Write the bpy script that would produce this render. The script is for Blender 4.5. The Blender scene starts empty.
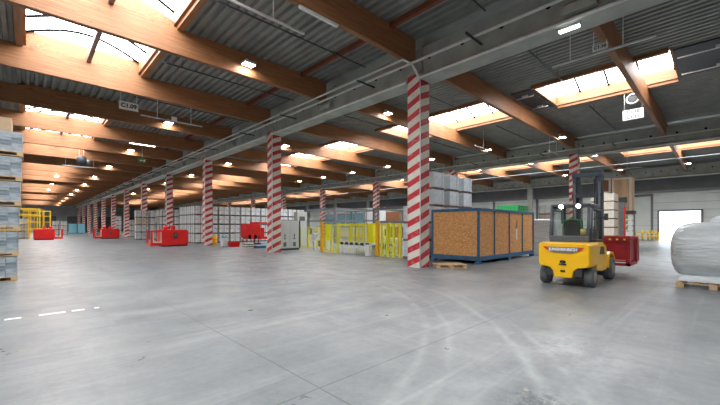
import bpy, bmesh, math, random
from mathutils import Vector, Matrix
random.seed(7)
PI = math.pi
S = bpy.context.scene
C = S.collection

# ------------------------------------------------------------------ camera
FPX = 348.0
YAW = math.atan((360 - 26) / FPX)          # building's long axis lies this far left of the view
cam_d = bpy.data.cameras.new('camera')
cam = bpy.data.objects.new('camera', cam_d); C.objects.link(cam)
cam.location = (0, 0, 1.65)
cam.rotation_euler = (PI / 2, 0, -YAW)
cam_d.sensor_width = 36; cam_d.lens = 36 * FPX / 720
cam_d.shift_y = (227 - 202.5) / 720
cam_d.clip_end = 400
S.camera = cam

# ------------------------------------------------------------------ world, exposure
w = bpy.data.worlds.new('sky'); S.world = w; w.use_nodes = True
wb = w.node_tree.nodes['Background']
wb.inputs[0].default_value = (0.80, 0.90, 1.0, 1); wb.inputs[1].default_value = 4.0
S.view_settings.view_transform = 'Standard'; S.view_settings.look = 'None'
S.view_settings.gamma = 1; S.view_settings.use_curve_mapping = False
S.view_settings.exposure = 0.75
GLAZE = 8.0                                 # daylight through the rooflights
LAMP = 60.0

# ------------------------------------------------------------------ materials
def new_mat(name):
    m = bpy.data.materials.new(name); m.use_nodes = True
    nt = m.node_tree; b = nt.nodes['Principled BSDF']
    return m, nt, b
def rgb(c): return (c[0], c[1], c[2], 1)
def mat(name, col, rough=.6, metal=0, noise=0, nscale=8, bump=0, bscale=30, stretch=None, trans=0, emit=0, ecol=None, spec=None):
    m, nt, b = new_mat(name)
    b.inputs['Base Color'].default_value = rgb(col)
    b.inputs['Roughness'].default_value = rough; b.inputs['Metallic'].default_value = metal
    if spec is not None: b.inputs['Specular IOR Level'].default_value = spec
    if trans: b.inputs['Transmission Weight'].default_value = trans
    if emit:
        b.inputs['Emission Color'].default_value = rgb(ecol or col); b.inputs['Emission Strength'].default_value = emit
    tc = nt.nodes.new('ShaderNodeTexCoord'); vec = tc.outputs['Object']
    if stretch:
        mp = nt.nodes.new('ShaderNodeMapping'); mp.inputs['Scale'].default_value = stretch
        nt.links.new(vec, mp.inputs[0]); vec = mp.outputs[0]
    if noise:
        n = nt.nodes.new('ShaderNodeTexNoise'); n.inputs['Scale'].default_value = nscale; n.inputs['Detail'].default_value = 6
        nt.links.new(vec, n.inputs['Vector'])
        r = nt.nodes.new('ShaderNodeValToRGB')
        r.color_ramp.elements[0].position = .3; r.color_ramp.elements[1].position = .7
        r.color_ramp.elements[0].color = rgb([max(0, x * (1 - noise)) for x in col])
        r.color_ramp.elements[1].color = rgb([min(1, x * (1 + noise)) for x in col])
        nt.links.new(n.outputs[0], r.inputs[0]); nt.links.new(r.outputs[0], b.inputs['Base Color'])
    if bump:
        n2 = nt.nodes.new('ShaderNodeTexNoise'); n2.inputs['Scale'].default_value = bscale; n2.inputs['Detail'].default_value = 4
        nt.links.new(vec, n2.inputs['Vector'])
        bp = nt.nodes.new('ShaderNodeBump'); bp.inputs['Strength'].default_value = bump; bp.inputs['Distance'].default_value = .05
        nt.links.new(n2.outputs[0], bp.inputs['Height']); nt.links.new(bp.outputs[0], b.inputs['Normal'])
    return m

def mathn(nt, op, a, b=None, clamp=False):
    n = nt.nodes.new('ShaderNodeMath'); n.operation = op; n.use_clamp = clamp
    for i, v in enumerate((a, b)):
        if v is None: continue
        if isinstance(v, (int, float)): n.inputs[i].default_value = v
        else: nt.links.new(v, n.inputs[i])
    return n.outputs[0]
def mixc(nt, fac, a, b, mode='MIX'):
    n = nt.nodes.new('ShaderNodeMix'); n.data_type = 'RGBA'; n.blend_type = mode
    for s, v in ((n.inputs[0], fac), (n.inputs[6], a), (n.inputs[7], b)):
        if isinstance(v, (int, float)): s.default_value = v
        elif isinstance(v, tuple): s.default_value = rgb(v)
        else: nt.links.new(v, s)
    return n.outputs[2]

def floor_mat():
    m, nt, b = new_mat('worn concrete floor')
    tc = nt.nodes.new('ShaderNodeTexCoord'); V = tc.outputs['Object']
    sx = nt.nodes.new('ShaderNodeSeparateXYZ'); nt.links.new(V, sx.inputs[0])
    X, Y = sx.outputs[0], sx.outputs[1]
    def noise(scale, detail=6, st=None, rot=0, rough=.6):
        v = V
        if st:
            mp = nt.nodes.new('ShaderNodeMapping'); mp.inputs['Scale'].default_value = st; mp.inputs['Rotation'].default_value = (0, 0, rot)
            nt.links.new(V, mp.inputs[0]); v = mp.outputs[0]
        n = nt.nodes.new('ShaderNodeTexNoise'); n.inputs['Scale'].default_value = scale; n.inputs['Detail'].default_value = detail
        n.inputs['Roughness'].default_value = rough
        nt.links.new(v, n.inputs['Vector']); return n.outputs[0]
    def ramp(v, a, bb, ca=(0, 0, 0), cb=(1, 1, 1)):
        r = nt.nodes.new('ShaderNodeValToRGB'); r.color_ramp.elements[0].position = a; r.color_ramp.elements[1].position = bb
        r.color_ramp.elements[0].color = rgb(ca); r.color_ramp.elements[1].color = rgb(cb)
        nt.links.new(v, r.inputs[0]); return r.outputs[0]
    col = ramp(noise(.45, 8), .3, .7, (.140, .158, .170), (.238, .254, .258))
    fine = ramp(noise(9, 8, rough=.75), .3, .7, (.82, .82, .82), (1.12, 1.12, 1.12))
    col = mixc(nt, 1.0, col, fine, 'MULTIPLY')
    # long rubber streaks left by traffic, in three directions
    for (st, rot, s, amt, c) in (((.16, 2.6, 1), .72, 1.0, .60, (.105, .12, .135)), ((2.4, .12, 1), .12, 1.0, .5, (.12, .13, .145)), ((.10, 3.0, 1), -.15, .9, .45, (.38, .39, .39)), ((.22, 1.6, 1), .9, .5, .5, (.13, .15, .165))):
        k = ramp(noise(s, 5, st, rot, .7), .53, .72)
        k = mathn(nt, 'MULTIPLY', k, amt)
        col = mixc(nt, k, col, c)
    # curved tyre tracks: rings about far away turning centres
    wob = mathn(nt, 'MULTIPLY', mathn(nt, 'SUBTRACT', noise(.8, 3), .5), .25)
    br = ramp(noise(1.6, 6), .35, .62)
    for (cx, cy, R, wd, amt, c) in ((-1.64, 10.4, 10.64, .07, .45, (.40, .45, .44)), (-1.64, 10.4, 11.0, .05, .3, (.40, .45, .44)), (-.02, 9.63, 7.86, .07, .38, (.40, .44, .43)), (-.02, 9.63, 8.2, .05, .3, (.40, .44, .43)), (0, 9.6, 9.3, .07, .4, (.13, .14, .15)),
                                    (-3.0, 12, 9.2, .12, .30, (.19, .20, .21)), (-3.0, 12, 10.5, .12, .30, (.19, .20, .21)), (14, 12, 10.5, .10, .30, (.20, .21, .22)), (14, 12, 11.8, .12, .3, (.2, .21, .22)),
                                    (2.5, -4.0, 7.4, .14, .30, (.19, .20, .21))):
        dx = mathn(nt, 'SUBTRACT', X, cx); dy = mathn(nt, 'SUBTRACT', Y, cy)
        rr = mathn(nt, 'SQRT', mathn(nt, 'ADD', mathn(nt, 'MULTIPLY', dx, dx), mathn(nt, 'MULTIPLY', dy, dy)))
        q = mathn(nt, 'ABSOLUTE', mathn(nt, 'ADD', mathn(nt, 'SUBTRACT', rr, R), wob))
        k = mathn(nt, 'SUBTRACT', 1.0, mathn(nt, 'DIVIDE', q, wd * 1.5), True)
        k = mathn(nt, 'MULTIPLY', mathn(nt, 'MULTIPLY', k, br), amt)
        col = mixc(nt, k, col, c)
    # dark crazed patch and pale scrubbed patches
    for (cx, cy, R, amt, c, sc) in ((3.45, 1.15, .55, .95, (.07, .08, .09), 9), (4.6, .75, .9, .6, (.11, .125, .14), 2.5), (5.3, 1.4, 1.1, .35, (.40, .42, .43), 2)):
        dx = mathn(nt, 'SUBTRACT', X, cx); dy = mathn(nt, 'SUBTRACT', Y, cy)
        rr = mathn(nt, 'SQRT', mathn(nt, 'ADD', mathn(nt, 'MULTIPLY', dx, dx), mathn(nt, 'MULTIPLY', dy, dy)))
        k = mathn(nt, 'SUBTRACT', 1.0, mathn(nt, 'DIVIDE', rr, R), True)
        k = mathn(nt, 'MULTIPLY', k, mathn(nt, 'MULTIPLY', ramp(noise(sc, 6, rough=.8), .42, .58), amt * 1.8), True)
        col = mixc(nt, k, col, c)
    # worn yellow flecks of old paint in the right aisle
    fl = ramp(noise(4.5, 3), .69, .73)
    zx = mathn(nt, 'GREATER_THAN', X, 3.5); zy = mathn(nt, 'LESS_THAN', Y, 4.2)
    fl = mathn(nt, 'MULTIPLY', mathn(nt, 'MULTIPLY', fl, .4), mathn(nt, 'MULTIPLY', zx, zy))
    col = mixc(nt, fl, col, (.50, .46, .30))
    # sawn joints between the slabs
    def joint(co, off, per, wd):
        f = mathn(nt, 'ABSOLUTE', mathn(nt, 'SUBTRACT', mathn(nt, 'FRACT', mathn(nt, 'ADD', mathn(nt, 'DIVIDE', mathn(nt, 'SUBTRACT', co, off), per), 20.5)), .5))
        return mathn(nt, 'LESS_THAN', f, wd / per)
    j = mathn(nt, 'MAXIMUM', joint(X, 2.17, 9.2, .008), joint(Y, 2.86, 11.6, .009))
    col = mixc(nt, mathn(nt, 'MULTIPLY', j, .8), col, (.07, .075, .08))
    nt.links.new(col, b.inputs['Base Color'])
    rg = ramp(noise(1.3, 5), .3, .7, (.27, .27, .27), (.50, .50, .50))
    nt.links.new(rg, b.inputs['Roughness'])
    b.inputs['Specular IOR Level'].default_value = .5
    bp = nt.nodes.new('ShaderNodeBump'); bp.inputs['Strength'].default_value = .12; bp.inputs['Distance'].default_value = .02
    nt.links.new(noise(14, 5), bp.inputs['Height']); nt.links.new(bp.outputs[0], b.inputs['Normal'])
    return m

def glulam_mat(axis='X'):
    m, nt, b = new_mat('glued laminated timber')
    tc = nt.nodes.new('ShaderNodeTexCoord')
    mp = nt.nodes.new('ShaderNodeMapping')
    mp.inputs['Scale'].default_value = (.5, 6, 12) if axis == 'X' else (6, .5, 12)
    nt.links.new(tc.outputs['Object'], mp.inputs[0])
    n = nt.nodes.new('ShaderNodeTexNoise'); n.inputs['Scale'].default_value = 1.6; n.inputs['Detail'].default_value = 8; n.inputs['Roughness'].default_value = .65
    nt.links.new(mp.outputs[0], n.inputs['Vector'])
    r = nt.nodes.new('ShaderNodeValToRGB'); r.color_ramp.elements[0].position = .3; r.color_ramp.elements[1].position = .72
    r.color_ramp.elements[0].color = (.20, .075, .028, 1); r.color_ramp.elements[1].color = (.45, .215, .090, 1)
    nt.links.new(n.outputs[0], r.inputs[0])
    # lamination lines every 40 mm
    sx = nt.nodes.new('ShaderNodeSeparateXYZ'); nt.links.new(tc.outputs['Object'], sx.inputs[0])
    f = mathn(nt, 'FRACT', mathn(nt, 'DIVIDE', sx.outputs[2], .08))
    l = mathn(nt, 'MULTIPLY', mathn(nt, 'LESS_THAN', f, .10), .35)
    c = mixc(nt, l, r.outputs[0], (.17, .06, .02))
    # knots
    vo = nt.nodes.new('ShaderNodeTexNoise'); vo.inputs['Scale'].default_value = 5; vo.inputs['Detail'].default_value = 1
    nt.links.new(tc.outputs['Object'], vo.inputs['Vector'])
    k = mathn(nt, 'MULTIPLY', mathn(nt, 'GREATER_THAN', vo.outputs[0], .71), .45)
    c = mixc(nt, k, c, (.13, .045, .015))
    nt.links.new(c, b.inputs['Base Color']); b.inputs['Roughness'].default_value = .55
    return m

def stripe_mat():
    m, nt, b = new_mat('red and white warning stripes')
    uv = nt.nodes.new('ShaderNodeUVMap'); sx = nt.nodes.new('ShaderNodeSeparateXYZ'); nt.links.new(uv.outputs[0], sx.inputs[0])
    t = mathn(nt, 'SUBTRACT', sx.outputs[1], mathn(nt, 'MULTIPLY', sx.outputs[0], 1.08 / 2.52))
    f = mathn(nt, 'FRACT', mathn(nt, 'ADD', mathn(nt, 'DIVIDE', t, .54), 10.0))
    s = mathn(nt, 'LESS_THAN', f, .47)
    tc = nt.nodes.new('ShaderNodeTexCoord')
    n = nt.nodes.new('ShaderNodeTexNoise'); n.inputs['Scale'].default_value = 4; n.inputs['Detail'].default_value = 7; nt.links.new(tc.outputs['Object'], n.inputs['Vector'])
    c = mixc(nt, s, (.66, .64, .57), (.50, .022, .035))
    d = mathn(nt, 'MULTIPLY', mathn(nt, 'GREATER_THAN', n.outputs[0], .60), .30)
    c = mixc(nt, d, c, (.40, .36, .32))
    nt.links.new(c, b.inputs['Base Color']); b.inputs['Roughness'].default_value = .5
    return m

def osb_mat():
    m, nt, b = new_mat('oriented strand board')
    tc = nt.nodes.new('ShaderNodeTexCoord')
    v = nt.nodes.new('ShaderNodeTexVoronoi'); v.inputs['Scale'].default_value = 16
    mp = nt.nodes.new('ShaderNodeMapping'); mp.inputs['Scale'].default_value = (1, 1, 2.2); mp.inputs['Rotation'].default_value = (.5, .4, .3)
    nt.links.new(tc.outputs['Object'], mp.inputs[0]); nt.links.new(mp.outputs[0], v.inputs['Vector'])
    s = nt.nodes.new('ShaderNodeSeparateColor'); nt.links.new(v.outputs['Color'], s.inputs[0])
    r = nt.nodes.new('ShaderNodeValToRGB')
    r.color_ramp.elements[0].color = (.44, .19, .055, 1); r.color_ramp.elements[1].color = (.85, .48, .19, 1)
    nt.links.new(s.outputs[0], r.inputs[0])
    n = nt.nodes.new('ShaderNodeTexNoise'); n.inputs['Scale'].default_value = 1.3; nt.links.new(tc.outputs['Object'], n.inputs['Vector'])
    c = mixc(nt, mathn(nt, 'MULTIPLY', n.outputs[0], .5), r.outputs[0], (.64, .32, .11))
    nt.links.new(c, b.inputs['Base Color']); b.inputs['Roughness'].default_value = .6
    return m

M = dict(
    floor=floor_mat(), glulam=glulam_mat('X'), curb=glulam_mat('Y'), stripe=stripe_mat(), osb=osb_mat(),
    deck=mat('galvanised roof deck', (.27, .275, .255), .5, .15, noise=.15, nscale=1.2),
    concrete=mat('cast concrete', (.40, .42, .385), .8, noise=.18, nscale=1.5, bump=.1),
    dark=mat('dark steel', (.035, .04, .045), .5, noise=.3),
    hole=mat('recess shade and bar black', (.012, .012, .012), .9, spec=0),  # near-black that puts the shade of recesses into the colour; also glazing bars
    pipe=mat('pale painted pipe', (.72, .76, .73), .4, noise=.08),
    purlin=mat('red brown purlin', (.20, .06, .03), .6, noise=.25, nscale=3),
    ridge=mat('grey brown ridge and shaded pallet timber', (.22, .15, .13), .6, noise=.2),
    glaze=mat('daylit rooflight sheet', (.9, .95, 1), .4, emit=GLAZE, ecol=(.97, .985, 1.0)),
    led=mat('lamp lens', (1, 1, 1), .4, emit=45, ecol=(1, .98, .94)),
    tube=mat('switched off fluorescent diffuser', (.8, .84, .84), .4),
    tubeon=mat('lit fluorescent diffuser', (.9, .95, .95), .4, emit=8, ecol=(.95, 1, .98)),
    white=mat('white painted metal', (.72, .74, .74), .45, noise=.06),
    signw=mat('white sign board', (.88, .89, .88), .5),
    black=mat('black lettering', (.02, .02, .025), .5),
    wallp=mat('pale grey wall panel', (.68, .74, .72), .5, noise=.06, nscale=.6),
    walld=mat('dark grey wall cladding', (.16, .17, .18), .6, noise=.15, nscale=.7),
    wallg=mat('mid grey wall', (.45, .47, .47), .7, noise=.15, nscale=.5),
    steelgrey=mat('grey steel', (.20, .22, .24), .45, .3, noise=.12),
    wood=mat('rough pallet timber', (.62, .44, .24), .75, noise=.3, nscale=7, stretch=(1, 6, 6)),
    film=mat('white stretch film', (.62, .68, .71), .25, noise=.12, nscale=2.5, bump=.9, bscale=4, stretch=(1.4, .5, 3)),
    loadw=mat('pale wrapped goods', (.55, .57, .57), .45, noise=.2, nscale=3, bump=.3, bscale=9),
    loadt=mat('tan wrapped goods', (.50, .42, .33), .6, noise=.2, nscale=3),
    loadb=mat('blue grey layered goods', (.23, .29, .335), .5, noise=.3, nscale=5, stretch=(1, 1, 5)),
    loadb2=mat('pale blue grey layered goods', (.40, .47, .51), .5, noise=.25, nscale=5, stretch=(1, 1, 5)),
    carton=mat('brown cardboard', (.52, .38, .25), .8, noise=.1),
    red=mat('bright red paint', (.75, .012, .012), .38, noise=.1, nscale=2),
    redd=mat('deep red paint', (.42, .018, .03), .45, noise=.25, nscale=3),
    yellow=mat('forklift yellow paint', (.95, .54, .008), .32, noise=.05, nscale=2),
    yfence=mat('yellow green guard fence paint', (.78, .74, .02), .45),
    orange=mat('orange yellow post paint', (.85, .42, .01), .45),
    yrack=mat('rack yellow paint', (.78, .50, .02), .5),
    cab=mat('grey cab metal', (.085, .10, .125), .45, noise=.1),
    mast=mat('mast steel', (.055, .075, .10), .42, .2, noise=.15),
    tyre=mat('grey solid tyre rubber', (.10, .105, .11), .8, noise=.25, nscale=8),
    rim=mat('wheel rim', (.28, .27, .25), .5, .3),
    seat=mat('black seat vinyl', (.02, .022, .024), .55),
    green=mat('green plastic', (.02, .42, .10), .5),
    blue=mat('blue crate steel', (.035, .12, .24), .5, noise=.2, nscale=4),
    lblue=mat('light blue sheet', (.22, .50, .62), .5, noise=.1),
    lens_red=mat('red lamp lens', (.75, .05, .02), .25),
    cabinet=mat('pale grey cabinet enamel', (.58, .63, .62), .42, noise=.05),
    vent=mat('dark vent grille', (.12, .14, .15), .6),
    paint=mat('worn white floor paint', (.72, .72, .70), .7, noise=.2, nscale=9),
    cream=mat('cream board', (.72, .66, .56), .6, noise=.1),
    ply=mat('pale plywood', (.55, .36, .21), .6, noise=.2, nscale=3, stretch=(1, 1, .2)),
    rust=mat('dark brown board', (.22, .085, .035), .6, noise=.25, nscale=4),
    ground=mat('outdoor paving', (.5, .5, .48), .8, noise=.1),
    paper=mat('white paper', (.75, .75, .74), .6),
    worklamp=mat('work lamp lens', (1, 1, 1), .3, emit=60, ecol=(.85, .95, 1)),
    amber=mat('amber beacon', (.7, .55, .12), .2),
)
def glass_mat():
    m, nt, b = new_mat('clear cab glass')
    nt.nodes.remove(b); out = nt.nodes['Material Output']
    t = nt.nodes.new('ShaderNodeBsdfTransparent'); t.inputs[0].default_value = (.82, .88, .87, 1)
    g = nt.nodes.new('ShaderNodeBsdfGlossy'); g.inputs['Roughness'].default_value = .05
    mx = nt.nodes.new('ShaderNodeMixShader'); mx.inputs[0].default_value = .14
    nt.links.new(t.outputs[0], mx.inputs[1]); nt.links.new(g.outputs[0], mx.inputs[2]); nt.links.new(mx.outputs[0], out.inputs[0])
    return m
M['glass'] = glass_mat()

# ------------------------------------------------------------------ mesh helpers
class G:
    """collects shapes into one mesh"""
    def __init__(s): s.bm = bmesh.new(); s.mi = 0; s.mats = []
    def m(s, name):
        if name not in s.mats: s.mats.append(name)
        s.mi = s.mats.index(name); return s
    def _face(s, vs, smooth=False):
        try: f = s.bm.faces.new(vs)
        except ValueError: return
        f.material_index = s.mi; f.smooth = smooth
    def box(s, x0, x1, y0, y1, z0, z1):
        v = [s.bm.verts.new(p) for p in ((x0,y0,z0),(x1,y0,z0),(x1,y1,z0),(x0,y1,z0),(x0,y0,z1),(x1,y0,z1),(x1,y1,z1),(x0,y1,z1))]
        for q in ((3,2,1,0),(4,5,6,7),(0,1,5,4),(1,2,6,5),(2,3,7,6),(3,0,4,7)): s._face([v[i] for i in q])
        return s
    def quad(s, *pts):
        s._face([s.bm.verts.new(p) for p in pts]); return s
    def prism(s, pts, axis, a, b):
        """pts in the two other axes (cyclic order), extruded along axis from a to b"""
        def mk(p, t):
            return {'x': (t, p[0], p[1]), 'y': (p[0], t, p[1]), 'z': (p[0], p[1], t)}[axis]
        A = [s.bm.verts.new(mk(p, a)) for p in pts]; B = [s.bm.verts.new(mk(p, b)) for p in pts]
        n = len(pts)
        s._face(A[::-1]); s._face(B)
        for i in range(n): s._face([A[i], A[(i+1) % n], B[(i+1) % n], B[i]])
        return s
    def cyl(s, p0, p1, r, seg=12, r1=None, cap=True):
        p0, p1 = Vector(p0), Vector(p1); r1 = r if r1 is None else r1
        d = (p1 - p0).normalized(); u = d.orthogonal().normalized(); w_ = d.cross(u)
        A = []; B = []
        for i in range(seg):
            a = 2 * PI * i / seg; e = u * math.cos(a) + w_ * math.sin(a)
            A.append(s.bm.verts.new(p0 + e * r)); B.append(s.bm.verts.new(p1 + e * r1))
        for i in range(seg): s._face([A[i], A[(i+1) % seg], B[(i+1) % seg], B[i]], True)
        if cap: s._face(A[::-1]); s._face(B)
        return s
    def tube(s, pts, r, seg=8):
        for a, b in zip(pts[:-1], pts[1:]): s.cyl(a, b, r, seg)
        return s
    def lathe(s, prof, org, axis='z', seg=24):
        rings = []
        for (r, t) in prof:
            ring = []
            for i in range(seg):
                a = 2 * PI * i / seg; c, q = r * math.cos(a), r * math.sin(a)
                p = {'z': (c, q, t), 'y': (c, t, q), 'x': (t, c, q)}[axis]
                ring.append(s.bm.verts.new(Vector(p) + Vector(org)))
            rings.append(ring)
        for A, B in zip(rings[:-1], rings[1:]):
            for i in range(seg): s._face([A[i], A[(i+1) % seg], B[(i+1) % seg], B[i]], True)
        s._face(rings[0][::-1]); s._face(rings[-1])
        return s
    def obj(s, name, parent=None, mat=None, bevel=0, seg=2, loc=None):
        if mat and not s.mats: s.mats = [mat]
        bmesh.ops.recalc_face_normals(s.bm, faces=s.bm.faces)
        me = bpy.data.meshes.new(name); s.bm.to_mesh(me); s.bm.free()
        for k in s.mats: me.materials.append(M[k])
        o = bpy.data.objects.new(name, me); C.objects.link(o)
        if parent: o.parent = parent
        if loc: o.location = loc
        if bevel:
            b = o.modifiers.new('bevel', 'BEVEL'); b.width = bevel; b.segments = seg; b.limit_method = 'ANGLE'
        return o
def tag(o, label, cat, group=None):
    o['label'] = label; o['category'] = cat
    if group: o['group'] = group
    return o
def thing(name, label, cat, loc=(0,0,0), rz=0, group=None):
    o = bpy.data.objects.new(name, None); C.objects.link(o); o.empty_display_size = .2
    o.location = loc; o.rotation_euler = (0, 0, rz)
    return tag(o, label, cat, group)
def struct(o): o['kind'] = 'structure'; return o
kids = {}
def children(o): return [c for c in C.objects if c.parent == o]
def dup(root, loc=None, rz=None, label=None, group=None):
    r = root.copy(); C.objects.link(r)
    if loc is not None: r.location = loc
    if rz is not None: r.rotation_euler = (0, 0, rz)
    if label: r['label'] = label
    if group: r['group'] = group
    def rec(a, b):
        for ch in KID.get(a.name, ()):
            c = ch.copy(); C.objects.link(c); c.parent = b; rec(ch, c)
    rec(root, r)
    return r
KID = {}
def seal(root):
    """remember the child tree of a prototype for dup()"""
    for c in list(C.objects):
        if c.parent == root:
            KID.setdefault(root.name, []).append(c); seal(c)
ORD = ['nearest', 'second', 'third', 'fourth', 'fifth', 'sixth', 'seventh', 'eighth', 'ninth', 'tenth', 'eleventh', 'twelfth', 'thirteenth', 'fourteenth', 'fifteenth',
       'sixteenth', 'seventeenth', 'eighteenth', 'nineteenth', 'twentieth', 'twenty-first', 'twenty-second', 'twenty-third', 'twenty-fourth', 'twenty-fifth', 'twenty-sixth', 'twenty-seventh', 'twenty-eighth', 'twenty-ninth']
def text(name, body, size, mat_, parent, matrix, ext=.004):
    cu = bpy.data.curves.new(name, 'FONT'); cu.body = body; cu.size = size; cu.align_x = 'CENTER'; cu.align_y = 'CENTER'; cu.extrude = ext; cu.offset = size * .035
    tmp = bpy.data.objects.new('tmp', cu); C.objects.link(tmp)
    bpy.context.view_layer.update()
    me = bpy.data.meshes.new_from_object(tmp.evaluated_get(bpy.context.evaluated_depsgraph_get()))
    bpy.data.objects.remove(tmp)
    me.materials.clear(); me.materials.append(M[mat_])
    o = bpy.data.objects.new(name, me); C.objects.link(o); o.parent = parent; o.matrix_local = matrix
    return o
def face_mat(origin, normal, right):
    n = Vector(normal).normalized(); r = Vector(right).normalized(); u = n.cross(r)
    return Matrix(((r.x, u.x, n.x, origin[0]), (r.y, u.y, n.y, origin[1]), (r.z, u.z, n.z, origin[2]), (0, 0, 0, 1)))

# ------------------------------------------------------------------ building shell
XW, XE, YS, YN = -7.6, 58.0, -15.0, 150.0
R1, R2, R3 = 11.4, 33.3, 55.2               # near faces of the three column rows
YC0, YS_ = 8.4, 11.6                        # columns along Y
YB = [8.6 + 5.8 * k for k in range(-3, 24)]
ZS, ZD = 8.25, 9.25                         # glulam soffit, roof deck

struct(G().box(XW, XE, YS, YN, -.25, 0).obj('floor', mat='floor'))
struct(G().box(XW - .3, XW, YS, YN, -.25, 10).obj('wall_left', mat='wallg'))
struct(G().box(XW, XE, YS - .3, YS, -.25, 10).obj('wall_back', mat='wallg'))
g = G().m('wallg').box(XW, XE, YN, YN + .3, -.25, 10)
g.m('walld')
for i in range(8): g.box(-6 + i * 7.9, -6 + i * 7.9 + 5.2, YN - .06, YN, 0, 5.2)
struct(g.obj('wall_front'))
tag_g = G().box(XE + .3, XE + 60, -40, 60, -.3, -.02).obj('ground', mat='ground'); struct(tag_g)
# right wall with the open gate
GY0, GY1, GZ = 1.8, 5.55, 3.6
g = G().m('wallp')
g.box(XE, XE + .3, YS, GY0, -.25, 6.0).box(XE, XE + .3, GY1, YN, -.25, 6.0).box(XE, XE + .3, GY0, GY1, GZ, 6.0)
g.m('steelgrey')
z = .9
while z < 6: g.box(XE - .012, XE, GY1, YN, z, z + .03); g.box(XE - .012, XE, YS, GY0, z, z + .03); z += .95
g.box(XE - .012, XE, GY0, GY1, 4.7, 4.73)
g.m('walld').box(XE, XE + .3, YS, YN, 6.0, 10)
struct(g.obj('wall_right'))
g = G().m('walld').box(XE - .15, XE, GY0 - .22, GY0, 0, GZ + .2).box(XE - .15, XE, GY1, GY1 + .18, 0, GZ + .2).box(XE - .15, XE, GY0, GY1, GZ, GZ + .2)
struct(g.obj('door_1'))
# closed sectional door
d2 = G().m('walld').box(XE - .1, XE - .013, 6.15, 6.4, 0, 5.9).box(XE - .1, XE - .013, 8.3, 8.55, 0, 5.9).box(XE - .1, XE - .013, 6.4, 8.3, 5.6, 5.9).obj('door_2'); struct(d2)
g = G().m('wallp')
for i in range(9): g.box(XE - .07, XE - .03, 6.4, 8.3, i * .62 + .01, i * .62 + .60)
g.obj('door_panel', d2)
for i, yy in enumerate((14, 20, 27, 35, 45, 57, 70, 86, 104)):
    struct(G().m('walld').box(XE - .2, XE - .013, yy, yy + .3, 0, 6).obj('trim_%d' % (i + 1)))
struct(G().m('steelgrey').box(XE - .35, XE - .02, YS, YN, 6.0, 6.3).obj('trim_10'))

# roof: corrugated deck with rooflight strips
BAYS = [dict(x0=XW, x1=R1 + .05, s0=0.0, s1=4.05, gz=[(-8.6, -3.2), (-2.7, 2.7), (3.0, 20.2), (26.2, 43.4), (49.4, 66.6), (72.6, 89.8), (95.8, 113), (119, 141)]),
        dict(x0=R1 + .75, x1=R2 + .05, s0=20.15, s1=24.2, gz=[(-8.6, -1.5), (1.6, 7.25), (9.9, 19.0), (21, 37.4), (43.5, 60.6), (66, 89), (95, 120)]),
        dict(x0=R2 + .75, x1=R3 + .05, s0=42.1, s1=46.2, gz=[(-8.6, 7.3), (9.0, 25.8), (27, 43.2), (49.2, 66.4), (72, 100)])]
def zdeck(x, b): 
    xc = (b['s0'] + b['s1']) / 2
    return ZD + .14 - .015 * abs(x - xc)
g = G().m('deck')
def corr(g, x0, x1, y0, y1, b, pitch=.33, dep=.11):
    n = max(1, round((x1 - x0) / pitch)); p = (x1 - x0) / n; prof = []
    for i in range(n):
        a = x0 + i * p; z = zdeck(a, b)
        prof += [(a, z), (a + p * .40, z), (a + p * .52, z + dep), (a + p * .88, z + dep)]
    prof.append((x1, zdeck(x1, b)))
    A = [g.bm.verts.new((x, y0, z)) for x, z in prof]; B = [g.bm.verts.new((x, y1, z)) for x, z in prof]
    for i in range(len(prof) - 1): g._face([A[i], A[i+1], B[i+1], B[i]])
for b in BAYS:
    corr(g, b['x0'], b['s0'], YS, YN, b); corr(g, b['s1'], b['x1'], YS, YN, b)
    # deck carries on between the rooflights
    ys = [YS] + [v for q in b['gz'] for v in q] + [YN]
    b['gaps'] = [(ys[i], ys[i + 1]) for i in range(0, len(ys), 2)]
    for (a, c) in b['gaps']:
        corr(g, b['s0'], b['s1'], a, c, b)
g.box(R1 + .05, R1 + .75, YS, YN, ZD, ZD + .3).box(R2 + .05, R2 + .75, YS, YN, ZD, ZD + .3).box(R3 + .05, XE, YS, YN, ZD, ZD + .3)
struct(g.obj('ceiling'))

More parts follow.
